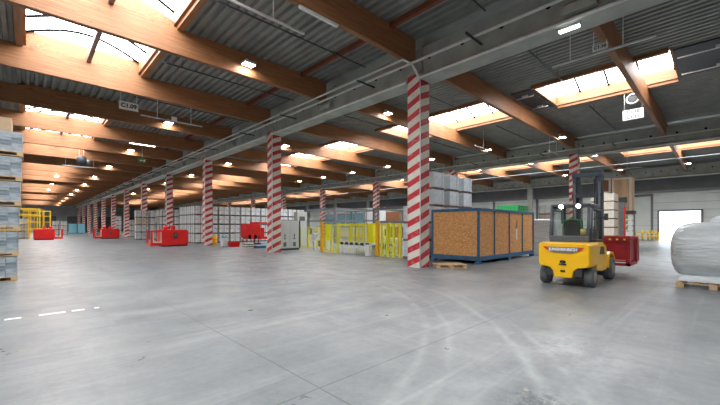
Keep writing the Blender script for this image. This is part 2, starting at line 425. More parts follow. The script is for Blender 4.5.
nwin = 0
for bi, b in enumerate(BAYS):
    s0, s1 = b['s0'], b['s1']
    for (y0, y1) in b['gz']:
        nwin += 1
        zc = ZD + .10; ht = .55
        g = G().m('curb')
        g.box(s0 - .10, s0, y0, y1, zc - .02, zc + ht).box(s1, s1 + .10, y0, y1, zc - .02, zc + ht)
        g.box(s0 - .32, s0 - .10, y0, y1, zc - .18, zc + .02).box(s1 + .10, s1 + .32, y0, y1, zc - .18, zc + .02)
        g.box(s0, s1, y0 - .08, y0, zc - .02, zc + ht).box(s0, s1, y1, y1 + .08, zc - .02, zc + ht)
        if bi == 0:
            # arched end boards standing on every roof beam below the rooflight
            for yb in YB:
                if y0 - .6 < yb < y1 + .3:
                    P = [(s0, ZD + .001), (s1, ZD + .001)] + [(s1 + (s0 - s1) * q / 8, ZD + (.18 if yb < 21 else .08) + (.38 if yb < 21 else .06) * math.sin(PI * q / 8) ** .6) for q in range(9)]
                    g.prism(P, 'y', yb + .001, yb + .219)
        wd = struct(g.obj('window_%d' % nwin))
        # arched glazing
        g = G().m('glaze'); n = 12; R = []
        for i in range(n + 1):
            t = i / n; x = s0 + (s1 - s0) * t; z = zc + ht + .62 * math.sin(PI * t)
            R.append((x, z))
        A = [g.bm.verts.new((x, y0, z)) for x, z in R]; B = [g.bm.verts.new((x, y1, z)) for x, z in R]
        for i in range(n): g._face([A[i], B[i], B[i+1], A[i+1]], True)
        g._face(A[::-1]); g._face(B)
        g.obj('glazing', wd)
        # glazing bars
        g = G().m('hole'); yy = y0 + .1
        while yy < y1:
            g.tube([(x, yy, z - .08) for x, z in R], .055, 5); yy += 1.42
        g.obj('glazing_bars', wd)
        if bi == 0:
            G().m('ridge').box(s0 + 2.0, s0 + 2.16, y0, y1, zc - .12, zc + .12).obj('ridge_bar', wd)
    # smoke vents between the rooflights, near ones only
    if bi == 1:
        for (y0, y1, nm) in ((7.4, 8.5, 'near'), (-1.4, 1.5, 'far')):
            v = thing('smoke_vent', 'dark roof vent flap with white arms, ' + ('just before a roof beam above the crate' if nm == 'near' else 'at the top right edge of the view'), 'vent', (s0 + 2, (y0 + y1) / 2, ZD + .02))
            h = (y1 - y0) / 2
            G().m('dark').box(-1.9, 1.9, -h, h, .02, .08).obj('flap', v)
            for k in (-1.2, 1.2):
                G().m('white').tube([(k, -h + .1, -.1), (k, h - .1, -.1)], .03).box(k - .08, k + .08, -.15, .15, -.1, .02).obj('actuator', v)

# edge purlins and sprinkler lines
def bar(name, label, cat, x0, x1, y0, y1, z0, z1, m_, group=None):
    return tag(G().m(m_).box(x0, x1, y0, y1, z0, z1).obj(name), label, cat, group)
NB = len(YB)
prot = None
for k in range(3, NB - 1):
    y0, y1 = YB[k] + .22, YB[k + 1] - .02
    for bi, (xa, xb, nm) in enumerate(((9.75, 9.90, 'left of the first column row'),)):
        if prot is None:
            prot = bar('edge_purlin', '', 'beam', -.075, .075, 0, y1 - y0, -.2, 0, 'purlin', 'edge purlins')
            o = prot
        else: o = dup(prot)
        o.location = ((xa + xb) / 2, y0, ZD + .02)
        o['label'] = 'red-brown purlin beside the first column row, %s from the camera' % ORD[k - 3]
for k in range(0, 3):
    o = dup(prot); o.location = (9.82, YB[k] + .22, ZD + .02)
    o['label'] = 'red-brown purlin beside the big girder, %s' % ('behind the camera', 'beside the camera', 'above and right of the camera')[k]

# glulam beams
spans = [(XW + .05, R1 - .02, 'left bay'), (R1 + .62, R2 - .02, 'middle bay'), (R2 + .62, R3 - .02, 'right-hand far bay')]
for bi, (xa, xb, nm) in enumerate(spans):
    pr = None
    for k, y in enumerate(YB):
        if bi == 2 and y > 130: continue
        if pr is None:
            pr = G().m('glulam').box(0, xb - xa, 0, .22, 0, ZD - ZS).obj('timber_roof_beam', bevel=.01, seg=1)
            tag(pr, '', 'beam', 'laminated roof beams in the ' + nm); o = pr
        else: o = dup(pr)
        o.location = (xa, y, ZS)
        where = ('behind the camera', 'just behind the camera', 'close overhead')[k] if k < 3 else ORD[k - 2] + ' from the camera'
        o['label'] = 'laminated timber roof beam, %s, %s' % (nm, where)

# ------------------------------------------------------------------ columns, girders, pipes
def column_proto(plain=False):
    t = thing('concrete_column' if plain else 'striped_column', '', 'column')
    wd, h = .63, 7.95
    g = G().m('concrete' if plain else 'stripe'); uvl = g.bm.loops.layers.uv.new('UVMap')
    P4 = [(0, wd), (0, 0), (wd, 0), (wd, wd)]           # -X face, -Y face, +X face, +Y face
    for i in range(4):
        a, b_ = P4[i], P4[(i + 1) % 4]
        f = g.bm.faces.new([g.bm.verts.new(p) for p in ((a[0], a[1], 0), (b_[0], b_[1], 0), (b_[0], b_[1], h - .1), (a[0], a[1], h - .1))])
        for l, uv in zip(f.loops, ((i * wd, 0), ((i + 1) * wd, 0), ((i + 1) * wd, h - .1), (i * wd, h - .1))): l[uvl].uv = uv
    o = g.obj('shaft' if plain else 'striped_sleeve', t)
    G().m('concrete').box(.12, .52, .001, wd - .001, h - .1, 8.9).box(.0, wd, .0, wd, h - .1, h).obj('column_head', t)
    g = G().m('pipe').cyl((-.03, -.03, 0.02), (-.03, -.03, h - .45), .022, 8)
    g.obj('conduit', t)
    return t
cp = column_proto(); seal(cp)
nearn = {1: 'first row', 2: 'second row', 3: 'third row'}
first = True
for row, X0 in ((1, R1), (2, R2), (3, R3)):
    ks = range(0, 12) if row == 1 else (range(0, 12) if row == 2 else range(0, 9))
    for k in ks:
        if row == 3 and k == 0: cp = column_proto(True); seal(cp); first = True
        o = cp if first else dup(cp)
        first = False
        o.location = (X0, YC0 + YS_ * k, 0)
        o['group'] = ('grey columns, ' if row == 3 else 'striped columns, ') + nearn[row]
        o['label'] = (('plain grey column, %s, %s' if row == 3 else 'red and white striped column, %s, %s') % (('front row on the main aisle', 'row behind the machine area', 'back row near the gate')[row - 1], (ORD[k] + ' from the camera') if k else 'nearest the camera'))
def girder_proto():
    t = thing('concrete_girder', '', 'girder')
    L = YS_ - .70
    G().m('concrete').box(.12, .52, 0, L, 7.78, 8.9).obj('web', t, bevel=.02, seg=1)
    G().m('concrete').prism([(-.08, 7.56), (.71, 7.56), (.71, 7.68), (.53, 7.80), (.11, 7.80), (-.08, 7.68)], 'y', 0, L).obj('bottom_flange', t)
    G().m('concrete').prism([(-.16, 7.80), (.11, 7.80), (.11, 8.24), (-.16, 8.05)], 'y', L / 2 - .5 , L / 2 + .35).obj('corbel', t)
    for i in range(8):
        yy = .45 + i * 1.45
        G().m('hole').cyl((.113, yy, 8.38), (.1195, yy, 8.38), .075, 10).obj('web_hole_shade', t)  # flat dark disc on the web, the hole's shade is its colour
    for yy in (2.0, 8.4):
        G().m('dark').box(-.97, .119, yy - .03, yy + .03, 8.01, 8.067).obj('pipe_bracket', t)
    G().m('pipe').box(-.14, -.081, 0, L, 7.56, 7.62).obj('cable_tray', t)
    return t
gp = girder_proto(); seal(gp); first = True
for row, X0 in ((1, R1), (2, R2), (3, R3)):
    for k in range(-2, 12):
        if row == 3 and k > 7: break
        o = gp if first else dup(gp); first = False
        o.location = (X0, YC0 + YS_ * k + .64, 0)
        o['group'] = 'concrete girders, ' + nearn[row]
        where = 'passing over the camera side' if k < 0 and k == -1 else ('behind the camera' if k < 0 else 'leaving column %s' % ('one', 'two', 'three', 'four', 'five', 'six', 'seven', 'eight', 'nine', 'ten', 'eleven', 'twelve')[k])
        o['label'] = 'grey concrete girder over the %s of columns, %s' % (nearn[row], where)
# pipes along the girders
def pipe_run(name, label, pts, r, m_='pipe'):
    t = thing(name, label, 'pipe', pts[0]); b = Vector(pts[0])
    G().m(m_).tube([Vector(p) - b for p in pts], r, 8).obj('pipe', t)
    return t
bk = [y + .5 for y in [YC0 + 5.8 * i for i in range(-3, 23)]]
pipe_run('ceiling_pipe', 'long pale pipe running just off the girder of the first column row', [(10.98, YS + .1, 8.12), (10.98, YN - 1, 8.12)], .05)
pipe_run('ceiling_pipe', 'outer pale pipe beside the first girder, bending in at the nearest striped column', [(10.49, YN - 1, 8.11), (10.49, 8.55, 8.11), (10.85, 8.38, 8.0), (11.33, 8.38, 7.56)], .042)
pipe_run('ceiling_pipe', 'long pale pipe on the girder of the second column row', [(32.9, YS + .1, 8.12), (32.9, YN - 1, 8.12)], .05)
pipe_run('ceiling_pipe', 'thin pale pipe across the far bay beyond the second column row', [(44.2, YS + .1, 8.1), (44.2, 100, 8.1)], .05, 'steelgrey')
# dark sprinkler lines across the bays, half way between the beams
def sprinkler(x0, x1, y, label, zz=9.02):
    t = thing('sprinkler_pipe', label, 'pipe', (x0, y, zz), 0, 'dark sprinkler pipes under the roof')
    G().m('dark').cyl((0, 0, 0), (x1 - x0, 0, 0), .03, 6).obj('pipe', t)
    for q in (.12, .5, .86): G().m('dark').cyl(((x1 - x0) * q, 0, .03), ((x1 - x0) * q, 0, .36), .012, 5).obj('hanger', t)
    return t
for i, y in enumerate((5.6, 11.4, 17.3, 23.0, 28.9)):
    sprinkler(4.4, 11.3, y, 'thin dark sprinkler pipe under the left bay roof, %s from the camera' % ORD[i])
for i, y in enumerate((-.2, 5.6, 11.4, 17.3)):
    sprinkler(12.3, 19.8, y, 'thin dark sprinkler pipe, near half of middle bay, %s from the camera' % ORD[i])
for i, y in enumerate((-.2, 5.6, 11.4, 17.3)):
    sprinkler(24.7, 33, y, 'thin dark sprinkler pipe, far half of middle bay, %s from the camera' % ORD[i])

# ------------------------------------------------------------------ lamps and hanging things
lp = thing('high_bay_lamp', '', 'lamp', group='square lamps on the roof beams')
G().m('white').box(-.26, .26, -.20, .20, .001, .10).box(-.05, .05, .1, .29, .10, .3).obj('housing', lp, bevel=.01, seg=1)
G().m('led').box(-.22, .22, -.16, .16, -.008, .0).obj('lens', lp)
seal(lp); first = True
def lamp(x, y, z, label):
    global first
    o = lp if first else dup(lp); first = False
    o.location = (x, y, z); o['label'] = label
n = 0
for k, y in enumerate(YB):
    if (k - 4) % 2 == 0 and y > 10:
        lamp(6.9, y - .30, 8.62, 'square white lamp on a left bay roof beam, %s from the camera' % ORD[n]); n += 1
for i in range(3):
    lamp(2.9, 60.5 + 11.6 * i, 8.3, 'bright lamp deep in the left bay, under the rooflights, %s from the camera' % ORD[i])
for i in range(7):
    lamp(15.9, 14.1 + 11.6 * i, 8.55, 'square white lamp in the near half of the middle bay, %s from the camera' % ORD[i])
for i in range(7):
    lamp(29.0, 8.3 + 5.8 * i, 8.35, 'square white lamp in the far half of the middle bay, %s from the camera' % ORD[i])
for i in range(5):
    lamp(38.5, 8.3 + 5.8 * i, 8.35, 'square white lamp beyond the second column row, %s from the camera' % ORD[i])
for i in range(3):
    lamp(50.5, 2.5 + 5.8 * i, 8.35, 'square white lamp in front of the gate wall, %s from the camera' % ORD[i])
def strip(name, label, p0, p1, m_, wd=.10):
    t = thing(name, label, 'lamp', p0); d = Vector(p1) - Vector(p0); L = d.length
    t.rotation_euler = (0, 0, math.atan2(d.y, d.x))
    G().m('white').box(0, L, -wd / 2, wd / 2, .03, .09).obj('housing', t)
    G().m(m_).box(.03, L - .03, -wd / 2 + .01, wd / 2 - .01, 0, .03).obj('diffuser', t)
strip('fluorescent_lamp', 'lit strip lamp under the concrete girder above the crate', (11.55, 2.84, 7.465), (11.55, 3.42, 7.465), 'tubeon', .16)
strip('fluorescent_lamp', 'unlit fluorescent tube along the nearest roof beam at the top of the view', (5.85, 8.71, 8.16), (7.35, 8.71, 8.16), 'tube')
strip('fluorescent_lamp', 'pale fluorescent tube on a far left bay roof beam', (5.8, 31.91, 8.16), (7.6, 31.91, 8.16), 'tubeon')
strip('fluorescent_lamp', 'pale fluorescent strip on a roof beam beyond the second striped column', (18.6, 31.91, 8.16), (20.4, 31.91, 8.16), 'tubeon')
def hung_rail(label, p0, p1, rods, rod_top=9.42):
    t = thing('hanging_rail', label, 'rail', p0); d = Vector(p1) - Vector(p0); L = d.length
    t.rotation_euler = (0, 0, math.atan2(d.y, d.x))
    G().m('white').box(0, L, -.03, .03, 0, .06).obj('rail', t)
    for r in rods: G().m('pipe').cyl((L * r, 0, .06), (L * r, 0, rod_top - p0[2]), .018, 6).obj('rod', t)
hung_rail('white rail on two rods at the top edge of the left bay view', (3.4, 9.9, 8.22), (6.85, 9.9, 8.22), (.30, .66))
hung_rail('white rail on two rods below the second sign in the left bay', (4.6, 22.4, 7.85), (7.9, 22.4, 7.85), (.25, .80))
hung_rail('white rail with a small sign, hanging above the crate', (14.8, 4.6, 7.85), (14.8, 1.5, 7.85), (.2, .72))
hung_rail('short white rail hanging at the far side of the middle bay', (25.0, 13.2, 7.9), (27.6, 13.2, 7.9), (.5,))
hung_rail('short white rail hanging over the second column row, above the forklift', (30.0, 9.6, 7.7), (32.4, 9.6, 7.7), (.1, .8))
hung_rail('white rail hanging in the far bay in front of the gate', (40.0, 7.2, 7.0), (40.0, 5.0, 7.0), (.5,))
hung_rail('white rail deep in the left bay', (2.5, 44.0, 7.6), (5.2, 44.0, 7.6), (.1, .9))
# signs
def sign(label, loc, wd, ht, axis, body, tsize, top=8.25):
    """axis 'x': board spans X and faces -Y; 'y': board spans Y and faces -X"""
    t = thing('hanging_sign', label, 'sign', loc)
    if axis == 'x': G().m('signw').box(-wd / 2, wd / 2, 0, .03, -ht / 2, ht / 2).obj('board', t, bevel=.004, seg=1)
    else: G().m('signw').box(0, .03, -wd / 2, wd / 2, -ht / 2, ht / 2).obj('board', t)
    for i, b in enumerate(body):
        z = (len(body) - 1) / 2 * tsize * 1.25 - i * tsize * 1.25
        mt = face_mat((0, -.006, z), (0, -1, 0), (1, 0, 0)) if axis == 'x' else face_mat((-.010, 0, z), (-1, 0, 0), (0, -1, 0))
        text('lettering', b, tsize, 'black', t, mt)
    for s in (-.42, .42):
        g = G().m('pipe')
        p = (s * wd, .015, ht / 2) if axis == 'x' else (.015, s * wd, ht / 2)
        g.cyl(p, (p[0], p[1], top - loc[2]), .012, 6).obj('hanger', t)
    return t
sign('white hanging sign reading C1.09 in the left bay', (3.90, 21.6, 8.0), .86, .42, 'x', ['C1.09'], .29, 9.42)
sign('small white sign standing on the rail above the crate', (14.72, 3.02, 8.05), .46, .22, 'y', ['C1.10'], .15, 9.35)
sgn = sign('larger white two-line hanging sign under a round loudspeaker, right of the lamps', (24.36, 3.45, 7.93), .92, .55, 'y', ['C1.10', 'C1.11'], .235, 9.18)
t = thing('round_loudspeaker', 'round grey loudspeaker ring hanging above the large two-line sign', 'speaker', (24.40, 3.47, 8.80))
g = G().m('pipe'); Rr = .27; pts = [(0, Rr * math.cos(a * PI / 8), Rr * math.sin(a * PI / 8)) for a in range(17)]
g.tube(pts, .045, 8).obj('ring', t)
G().m('dark').cyl((-.02, 0, 0), (.12, 0, 0), .18, 16).obj('cone', t)
G().m('pipe').cyl((.0, 0, .30), (.0, 0, .375), .015, 6).obj('hanger', t)
t = thing('exit_sign', 'small green and white exit sign hanging deep in the left bay', 'sign', (7.7, 36.9, 7.75))
G().m('green').box(-.3, .3, 0, .04, -.16, .16).obj('board', t)
G().m('signw').prism([(-.20, 0), (-.08, .09), (-.08, .03), (.05, .03), (.05, -.03), (-.08, -.03), (-.08, -.09)], 'y', -.006, 0).box(.1, .22, -.006, 0, -.1, .1).obj('pictogram', t)
G().m('pipe').cyl((0, .02, .16), (0, .02, 1.66), .01, 6).obj('hanger', t)
t = thing('rail_sign', 'tiny white plate on the hanging rail next to a lamp in the left bay', 'sign', (6.3, 22.36, 8.02))
G().m('signw').box(-.15, .15, 0, .02, -.11, .11).obj('board', t)
t = thing('unit_heater', 'dark round fan heater hanging deep in the left bay', 'heater', (3.4, 37.71, 7.30))
G().m('dark').lathe([(.05, -.35), (.34, -.3), (.42, 0), (.34, .3), (.15, .34)], (0, 0, 0), 'x', 16).obj('housing', t)
G().m('steelgrey').cyl((.3, -.1, -.1), (.55, -.1, -.1), .18, 12).obj('fan', t)
for s in (-.15, .15): G().m('pipe').cyl((s, 0, .35), (s, 0, .955), .015, 6).obj('hanger', t)

# ------------------------------------------------------------------ floor marks
for i, (x0, x1) in enumerate(((-.276, -.06), (.169, .555), (.645, .847), (1.0, 1.08))):
    tag(G().m('paint').box(x0, x1, 8.78, 8.90, .0, .004).obj('floor_marking'), 'worn white floor dash near the left stack, %s' % ('first and leftmost', 'second', 'third', 'fourth and faintest')[i], 'marking', 'white dashes on the floor')

# ------------------------------------------------------------------ pallets
def pallet_geo(parent, L=1.2, W=.8, name='pallet'):
    """euro pallet: L along x, W along y, height .144, as parts"""
    g = G().m('wood')
    for i in range(5):
        y = -W / 2 + i * (W - .12) / 4; g.box(-L / 2, L / 2, y, y + .12, .122, .144)
    g.obj('deck_boards', parent)
    g = G().m('wood')
    for i in (-1, 0, 1):
        x = i * (L / 2 - .05)
        x = max(-L / 2, min(L / 2 - .1, x - .05)); g.box(x, x + .10, -W / 2, W / 2, .10, .1215)
    for j in (-1, 0, 1): g.box(-L / 2, L / 2, j * (W / 2 - .05) - .05, j * (W / 2 - .05) + .05, 0, .022)
    g.obj('stringer_boards', parent)
    for i in (-1, 0, 1):
        for j in (-1, 0, 1):
            x = i * (L / 2 - .0725); y = j * (W / 2 - .05)
            G().m('wood').box(x - .0725, x + .0725, y - .05, y + .05, .0225, .0995).obj('block', parent)
pw = thing('wooden_pallet', 'small empty wooden pallet on the floor between the striped column and the crate', 'pallet', (12.55, 7.78, 0), math.radians(-44))
pallet_geo(pw)

# ------------------------------------------------------------------ left stack
NLV = 6
pal = None; lo = None
lift = .765
LV = ['bottom', 'second from the floor', 'third from the floor', 'fourth from the floor', 'fifth from the floor', 'topmost']
def merged_pallet(name, L, W, m_='wood'):
    g = G().m(m_)
    for i in range(5):
        y = -W / 2 + i * (W - .12) / 4; g.box(-L / 2, L / 2, y, y + .12, .115, .14)
    for i in (-1, 0, 1):
        x = i * (L / 2 - .0725); g.box(x - .0725, x + .0725, -W / 2, W / 2, .022, .115)
        y = i * (W / 2 - .05); g.box(-L / 2, L / 2, y - .05, y + .05, 0, .0215)
    return g.obj(name)
for i in range(NLV):
    offx = -.19 + .026 * i
    cx = offx - .60; z0 = i * lift
    nonz = 1 if i < NLV - 1 else .82
    if pal is None:
        pal = merged_pallet('wooden_pallet', 1.2, 1.0); tag(pal, '', 'pallet', 'pallets in the left stack'); o = pal
        t = thing('layered_goods', '', 'goods', group='layered goods in the left stack')
        for L_ in range(7):
            g = G()
            for q in range(5):
                g.m('loadb' if (L_ * 3 + q * q) % 5 in (0, 3) else 'loadb2')
                x0 = -.58 + q * .232; jx = random.uniform(-.004, .004)
                g.box(x0 + jx, x0 + .226 + jx, -.48, .48, L_ * .086, L_ * .086 + .080)
            g.obj('goods_layer', t)
        G().m('film').box(.583, .592, -.48, .48, 0, .60).obj('film_edge', t)
        lo = t; seal(lo); u = lo
    else:
        o = dup(pal); u = dup(lo)
    o.location = (cx, 15.5, z0); u.location = (cx, 15.5, z0 + .142)
    o['label'] = 'wooden pallet in the tall stack at the left edge, %s' % LV[i]
    u['label'] = 'blue-grey layered goods in the tall stack at the left edge, %s' % LV[i]
tag(G().m('carton').box(-.45, .45, -.45, .45, 0, .40).obj('cardboard_box', bevel=.01, seg=1, loc=(-.76, 15.5, NLV * lift - .02)), 'brown cardboard box on top of the tall stack at the left edge', 'box')

# ------------------------------------------------------------------ block storage of wrapped pallet loads
def load_proto(w_=1.16, d_=1.16, h=.80, m_='loadw'):
    g = G().m('vent')
    for i in (-1, 0, 1): g.box(i * (w_ / 2 - .07) - .07, i * (w_ / 2 - .07) + .07, -d_ / 2, d_ / 2, 0, .10)
    g.box(-w_ / 2, w_ / 2, -d_ / 2, d_ / 2, .10, .13)
    g.m(m_).box(-w_ / 2 + .02, w_ / 2 - .02, -d_ / 2 + .02, d_ / 2 - .02, .131, .131 + h)
    g.m('steelgrey')
    g.m('dark')
    for s in (-.5, 0, .5):
        g.box(s * w_ * .9 - .018, s * w_ * .9 + .018, -d_ / 2 + .008, -d_ / 2 + .02, .131, .131 + h)
        g.box(-w_ / 2 + .008, -w_ / 2 + .02, s * d_ * .9 - .012, s * d_ * .9 + .012, .131, .131 + h)
    g.box(-w_ / 2 + .012, w_ / 2 - .012, -d_ / 2 + .012, -d_ / 2 + .02, .131 + h * .5, .131 + h * .5 + .02)
    o = g.obj('wrapped_pallet_load'); return o
lw = load_proto(); tag(lw, '', 'pallet load'); lt = load_proto(m_='loadt'); tag(lt, '', 'pallet load')
used = {'w': False, 't': False}
HL = .945
LEV = ['bottom', 'second', 'third', 'fourth', 'fifth']
NUM = ['first', 'second', 'third', 'fourth', 'fifth', 'sixth', 'seventh', 'eighth', 'ninth', 'tenth', 'eleventh', 'twelfth', 'thirteenth', 'fourteenth']
def put_load(x, y, z, label, group, tan=False):
    k = 't' if tan else 'w'; pr = lt if tan else lw
    o = pr if not used[k] else dup(pr); used[k] = True
    o.location = (x, y, z); o['label'] = label; o['group'] = group
def stack(x, y, n, where, group, tans=()):
    for l in range(n):
        put_load(x, y, l * HL, 'white wrapped load, %s, %s level' % (where, LEV[l]) if l not in tans else 'tan wrapped load, %s, %s level' % (where, LEV[l]), group, l in tans)
# big block behind the third column: front row faces the camera
for i in range(11):
    stack(12.65 + 1.2 * i, 36.9, 4, 'front of the block behind the red hopper, %s from left' % NUM[i], 'big block of wrapped loads')
for j in range(1, 4):
    stack(12.65, 36.9 + 1.2 * j, 4, 'aisle side of the big block, %s stack back' % NUM[j], 'big block of wrapped loads')
# stacks along the row of columns further down the hall
k = 0
for (x, y, n, tn) in ((12.2, 46.6, 4, (0, 1)), (13.5, 46.6, 4, ()), (12.2, 48.0, 4, (2,)), (10.7, 52.2, 4, (2,)), (12.2, 52.2, 4, ()), (12.7, 57.5, 4, ()), (12.7, 59, 4, ()), (12.7, 60.4, 4, ()), (12.7, 61.8, 4, ()), (14.0, 57.5, 4, ()),
                      (12.7, 69.0, 3, ()), (12.7, 71, 3, ()), (14.0, 69, 3, ()), (12.7, 80.6, 4, ()), (12.7, 82.2, 3, ())):
    stack(x, y, n, 'far down the aisle by the columns, %s stack' % (NUM + ['fifteenth'])[k], 'wrapped loads far down the aisle', tn); k += 1
# pair of white stacks by the far end
for i in range(2): stack(4.4 + 1.25 * i, 95, 3, 'far end left of the aisle, %s stack' % ('left', 'right')[i], 'white stacks at the far end')
# white stacks behind the crate (large, with seen bands)
def bale_proto(W=1.5, D=1.1, H=.788):
    t = thing('wrapped_bale_pallet', '', 'pallet load')
    g = G().m('ridge')  # darker than other pallet timber: shade between the loads put into the colour
    for i in range(-2, 3): g.box(i * (W / 2 - .06) / 2 - .06, i * (W / 2 - .06) / 2 + .06, -D / 2, D / 2, 0, .10)
    g.box(-W / 2, W / 2, -D / 2, D / 2, .10, .125).obj('pallet', t)
    G().m('film').box(-W / 2 + .01, W / 2 - .01, -D / 2 + .01, D / 2 - .01, .126, .126 + H).obj('wrapped_load', t, bevel=.012)
    G().m('dark').box(W / 2 - .34, W / 2 - .32, -D / 2 + .002, -D / 2 + .009, .14, H + .11).obj('strap', t)
    return t
bp_ = bale_proto(); seal(bp_); first = True
for i, x in enumerate((14.80, 16.05, 17.56, 19.07)):
    for l in range(3 if i == 0 else 5):
        o = bp_ if first else dup(bp_); first = False
        o.location = (x, 11.1, l * .915)
        if i == 0: o.scale = (.64, 1, 1)
        o['group'] = 'white bales stacked behind the crate'
        o['label'] = 'white bale pallet behind the wooden crate, %s stack from the column, %s level' % (NUM[i], LEV[l])
# white wrapped goods behind the right end of the crate
tag(G().m('film').box(-.6, .6, -.7, .7, 0, 2.1).obj('wrapped_goods', bevel=.08, seg=3, loc=(22.1, 7.2, 0)), 'tall white film-wrapped goods between the crate and the forklift', 'goods')
tag(G().m('film').box(-.6, .6, -.7, .7, 0, 1.9).obj('wrapped_goods', bevel=.08, seg=3, loc=(23.7, 7.3, 0)), 'lower white film-wrapped goods directly behind the tall one near the crate', 'goods')
# far row of stacks behind the crate (cream and white boxes on racks)
for i in range(7):
    x = 36.5
    y = 9.6 + i * 2.2
    stack(x, y, 4, 'distant row beyond the crate, %s from right' % NUM[i], 'distant row of loads beyond the crate', (0, 2) if i % 2 else (3,))
t = tag(G().m('green').box(-1.2, 1.2, -.9, .9, 0, .75).m('dark').box(-1.2, 1.2, -.905, -.9, .4, .43).obj('green_container', bevel=.02, seg=1, loc=(31.2, 12.9, 2.75)), 'green container on top of the load behind the crate', 'container')
tag(G().m('cream').box(-1.2, 1.2, -1, 1, 0, 2.749).obj('cream_case', bevel=.02, seg=1, loc=(31.2, 12.9, 0)), 'cream case under the green container behind the crate', 'case')

# ------------------------------------------------------------------ blue framed OSB crate
t = thing('wooden_crate', 'large container-sized crate of OSB board panels in a blue steel frame', 'crate', (14.4, 7.43, 0))
LX, LY, HZ = 6.45, 2.5, 2.5
g = G().m('blue'); e = .10
for x in (0, LX - e):
    for y in (0, LY - e): g.box(x, x + e, y, y + e, .12, HZ)
for y in (0, LY - e):
    g.box(e, LX - e, y, y + e, HZ - .13, HZ).box(e, LX - e, y, y + e, .14, .34)
for x in (0, LX - e): g.box(x, x + e, e, LY - e, HZ - .13, HZ).box(x, x + e, e, LY - e, .14, .34)
g.obj('frame', t, bevel=.008, seg=1)
for x in (-.02, LX / 2 - .15, LX - .2):
    for y in (-.02, LY - .2): G().m('blue').box(x, x + .22, y, y + .22, 0, .12).obj('foot', t)
G().m('osb').box(.04, .06, e, LY - e, .34, HZ - .13).obj('end_panel', t)
xs = [e, 1.55, 3.2, 4.85, LX - e]
for i in range(4):
    G().m('osb').box(xs[i] + .035, xs[i + 1] - .035, .04, .06, .34, HZ - .13).obj('side_panel', t)
    if i: G().m('blue').box(xs[i] - .035, xs[i] + .035, 0, .07, .34, HZ - .13).obj('upright', t)
G().m('osb').box(e, LX - e, LY - .06, LY - .04, .34, HZ - .13).obj('back_panel', t)
G().m('osb').box(LX - .06, LX - .04, e, LY - e, .34, HZ - .13).obj('end_panel', t)
G().m('blue').box(e, LX - e, e, LY - e, HZ - .06, HZ - .02).obj('roof', t)
G().m('dark').box(e, LX - e, e, LY - e, .2, .24).obj('base', t)
G().m('paper').prism([(4.05, 1.0), (4.2, 1.0), (4.2, 1.55), (4.14, 1.6), (4.05, 1.5)], 'y', .030, .036).obj('document_pouch', t)
G().m('rust').prism([(4.0, 1.5), (4.2, 1.62), (4.24, 1.95), (4.18, 2.05), (4.06, 1.8)], 'y', .034, .038).obj('stain_patch', t)

# ------------------------------------------------------------------ low red vehicles in the aisle
def red_vehicle():
    t = thing('industrial_vehicle', '', 'vehicle')
    # body on the +x side, open frame end on the -x side, faces -y
    G().m('red').prism([(0, .12), (2.05, .12), (2.05, 1.30), (1.95, 1.42), (.08, 1.42), (0, 1.34)], 'y', 0, 1.6).obj('body', t, bevel=.05)
    G().m('dark').box(.1, 2.0, .08, 1.5, 0, .12).obj('plinth', t)
    g = G().m('red').box(-.8, 0, .02, .10, .10, .34).box(-.8, -.68, .02, .12, .34, 1.38).box(-.68, 0, .02, .10, 1.26, 1.38).box(-.8, 0, 1.4, 1.5, .10, .34).box(-.8, -.68, 1.38, 1.5, .34, 1.38).box(-.8, -.7, .12, 1.38, .1, .34)
    g.obj('open_frame', t, bevel=.02, seg=1)
    G().m('cream').box(-.68, 0, .121, .15, .34, .44).box(-.68, -.58, .121, .15, .44, 1.3).box(-.10, 0, .121, .15, .44, 1.3).obj('frame_lining', t)
    G().m('dark').box(-.42, -.37, .16, .22, .30, 2.05).obj('mast_post', t)
    G().m('dark').box(.86, 1.16, -.03, -.002, .68, 1.18).m('vent').box(.92, 1.10, -.036, -.03, .85, 1.10).obj('control_panel', t)
    G().m('red').cyl((.38, .5, 1.42), (.38, .5, 1.78), .16, 12).obj('top_knob', t)
    G().m('red').box(.86, 1.12, .4, .7, 1.42, 1.74).obj('top_box', t)
    G().m('dark').cyl((.7, .5, 1.42), (.7, .5, 2.0), .02, 6).obj('antenna', t)
    for x in (.35, 1.75): G().m('tyre').cyl((x, .02, .13), (x, .14, .13), .125, 14).obj('wheel', t)
    return t
rv = red_vehicle(); seal(rv)
rv.location = (8.15, 32.2, 0); rv['label'] = 'low red vehicle with dark control panel in front of the fourth striped column'
dup(rv, (7.5, 59, 0), 0, 'low red vehicle halfway down the main aisle, the small one between the other two')
dup(rv, (2.72, 61.6, 0), PI, 'low red vehicle at far left by the yellow racks, open frame to the right')
for o in [x for x in C.objects if x.name.startswith('industrial_vehicle')]: o['group'] = 'red vehicles in the aisle'

# red hopper on legs between second and third column
t = thing('tipping_hopper', 'red hopper on a stand with an arm, left of the second striped column', 'hopper', (13.2, 26.6, 0))
G().m('red').prism([(-.62, .95), (-.42, .68), (.28, .68), (.62, .95), (.62, 1.88), (-.62, 1.88)], 'y', -.5, .5).obj('hopper', t, bevel=.02, seg=1)
G().m('hole').prism([(-.45, .70), (-.22, .70), (-.22, 1.0), (-.34, 1.05), (-.45, .95)], 'y', -.512, -.501).prism([(.05, .70), (.28, .70), (.28, .95), (.17, 1.05), (.05, 1.0)], 'y', -.512, -.501).obj('fork_pocket_shade', t)  # flat dark plates, shade inside the pockets painted on the solid hopper
G().m('red').box(.45, 2.3, -.1, .1, 1.92, 2.06).box(.0, .6, -.1, .1, 1.881, 2.06).obj('arm', t)
G().m('red').box(.62, 1.0, -.4, .4, .66, 1.6).box(1.0, 1.5, -.4, .4, .66, .86).box(1.5, 2.2, -.4, .4, .66, .8).obj('lower_frame', t)
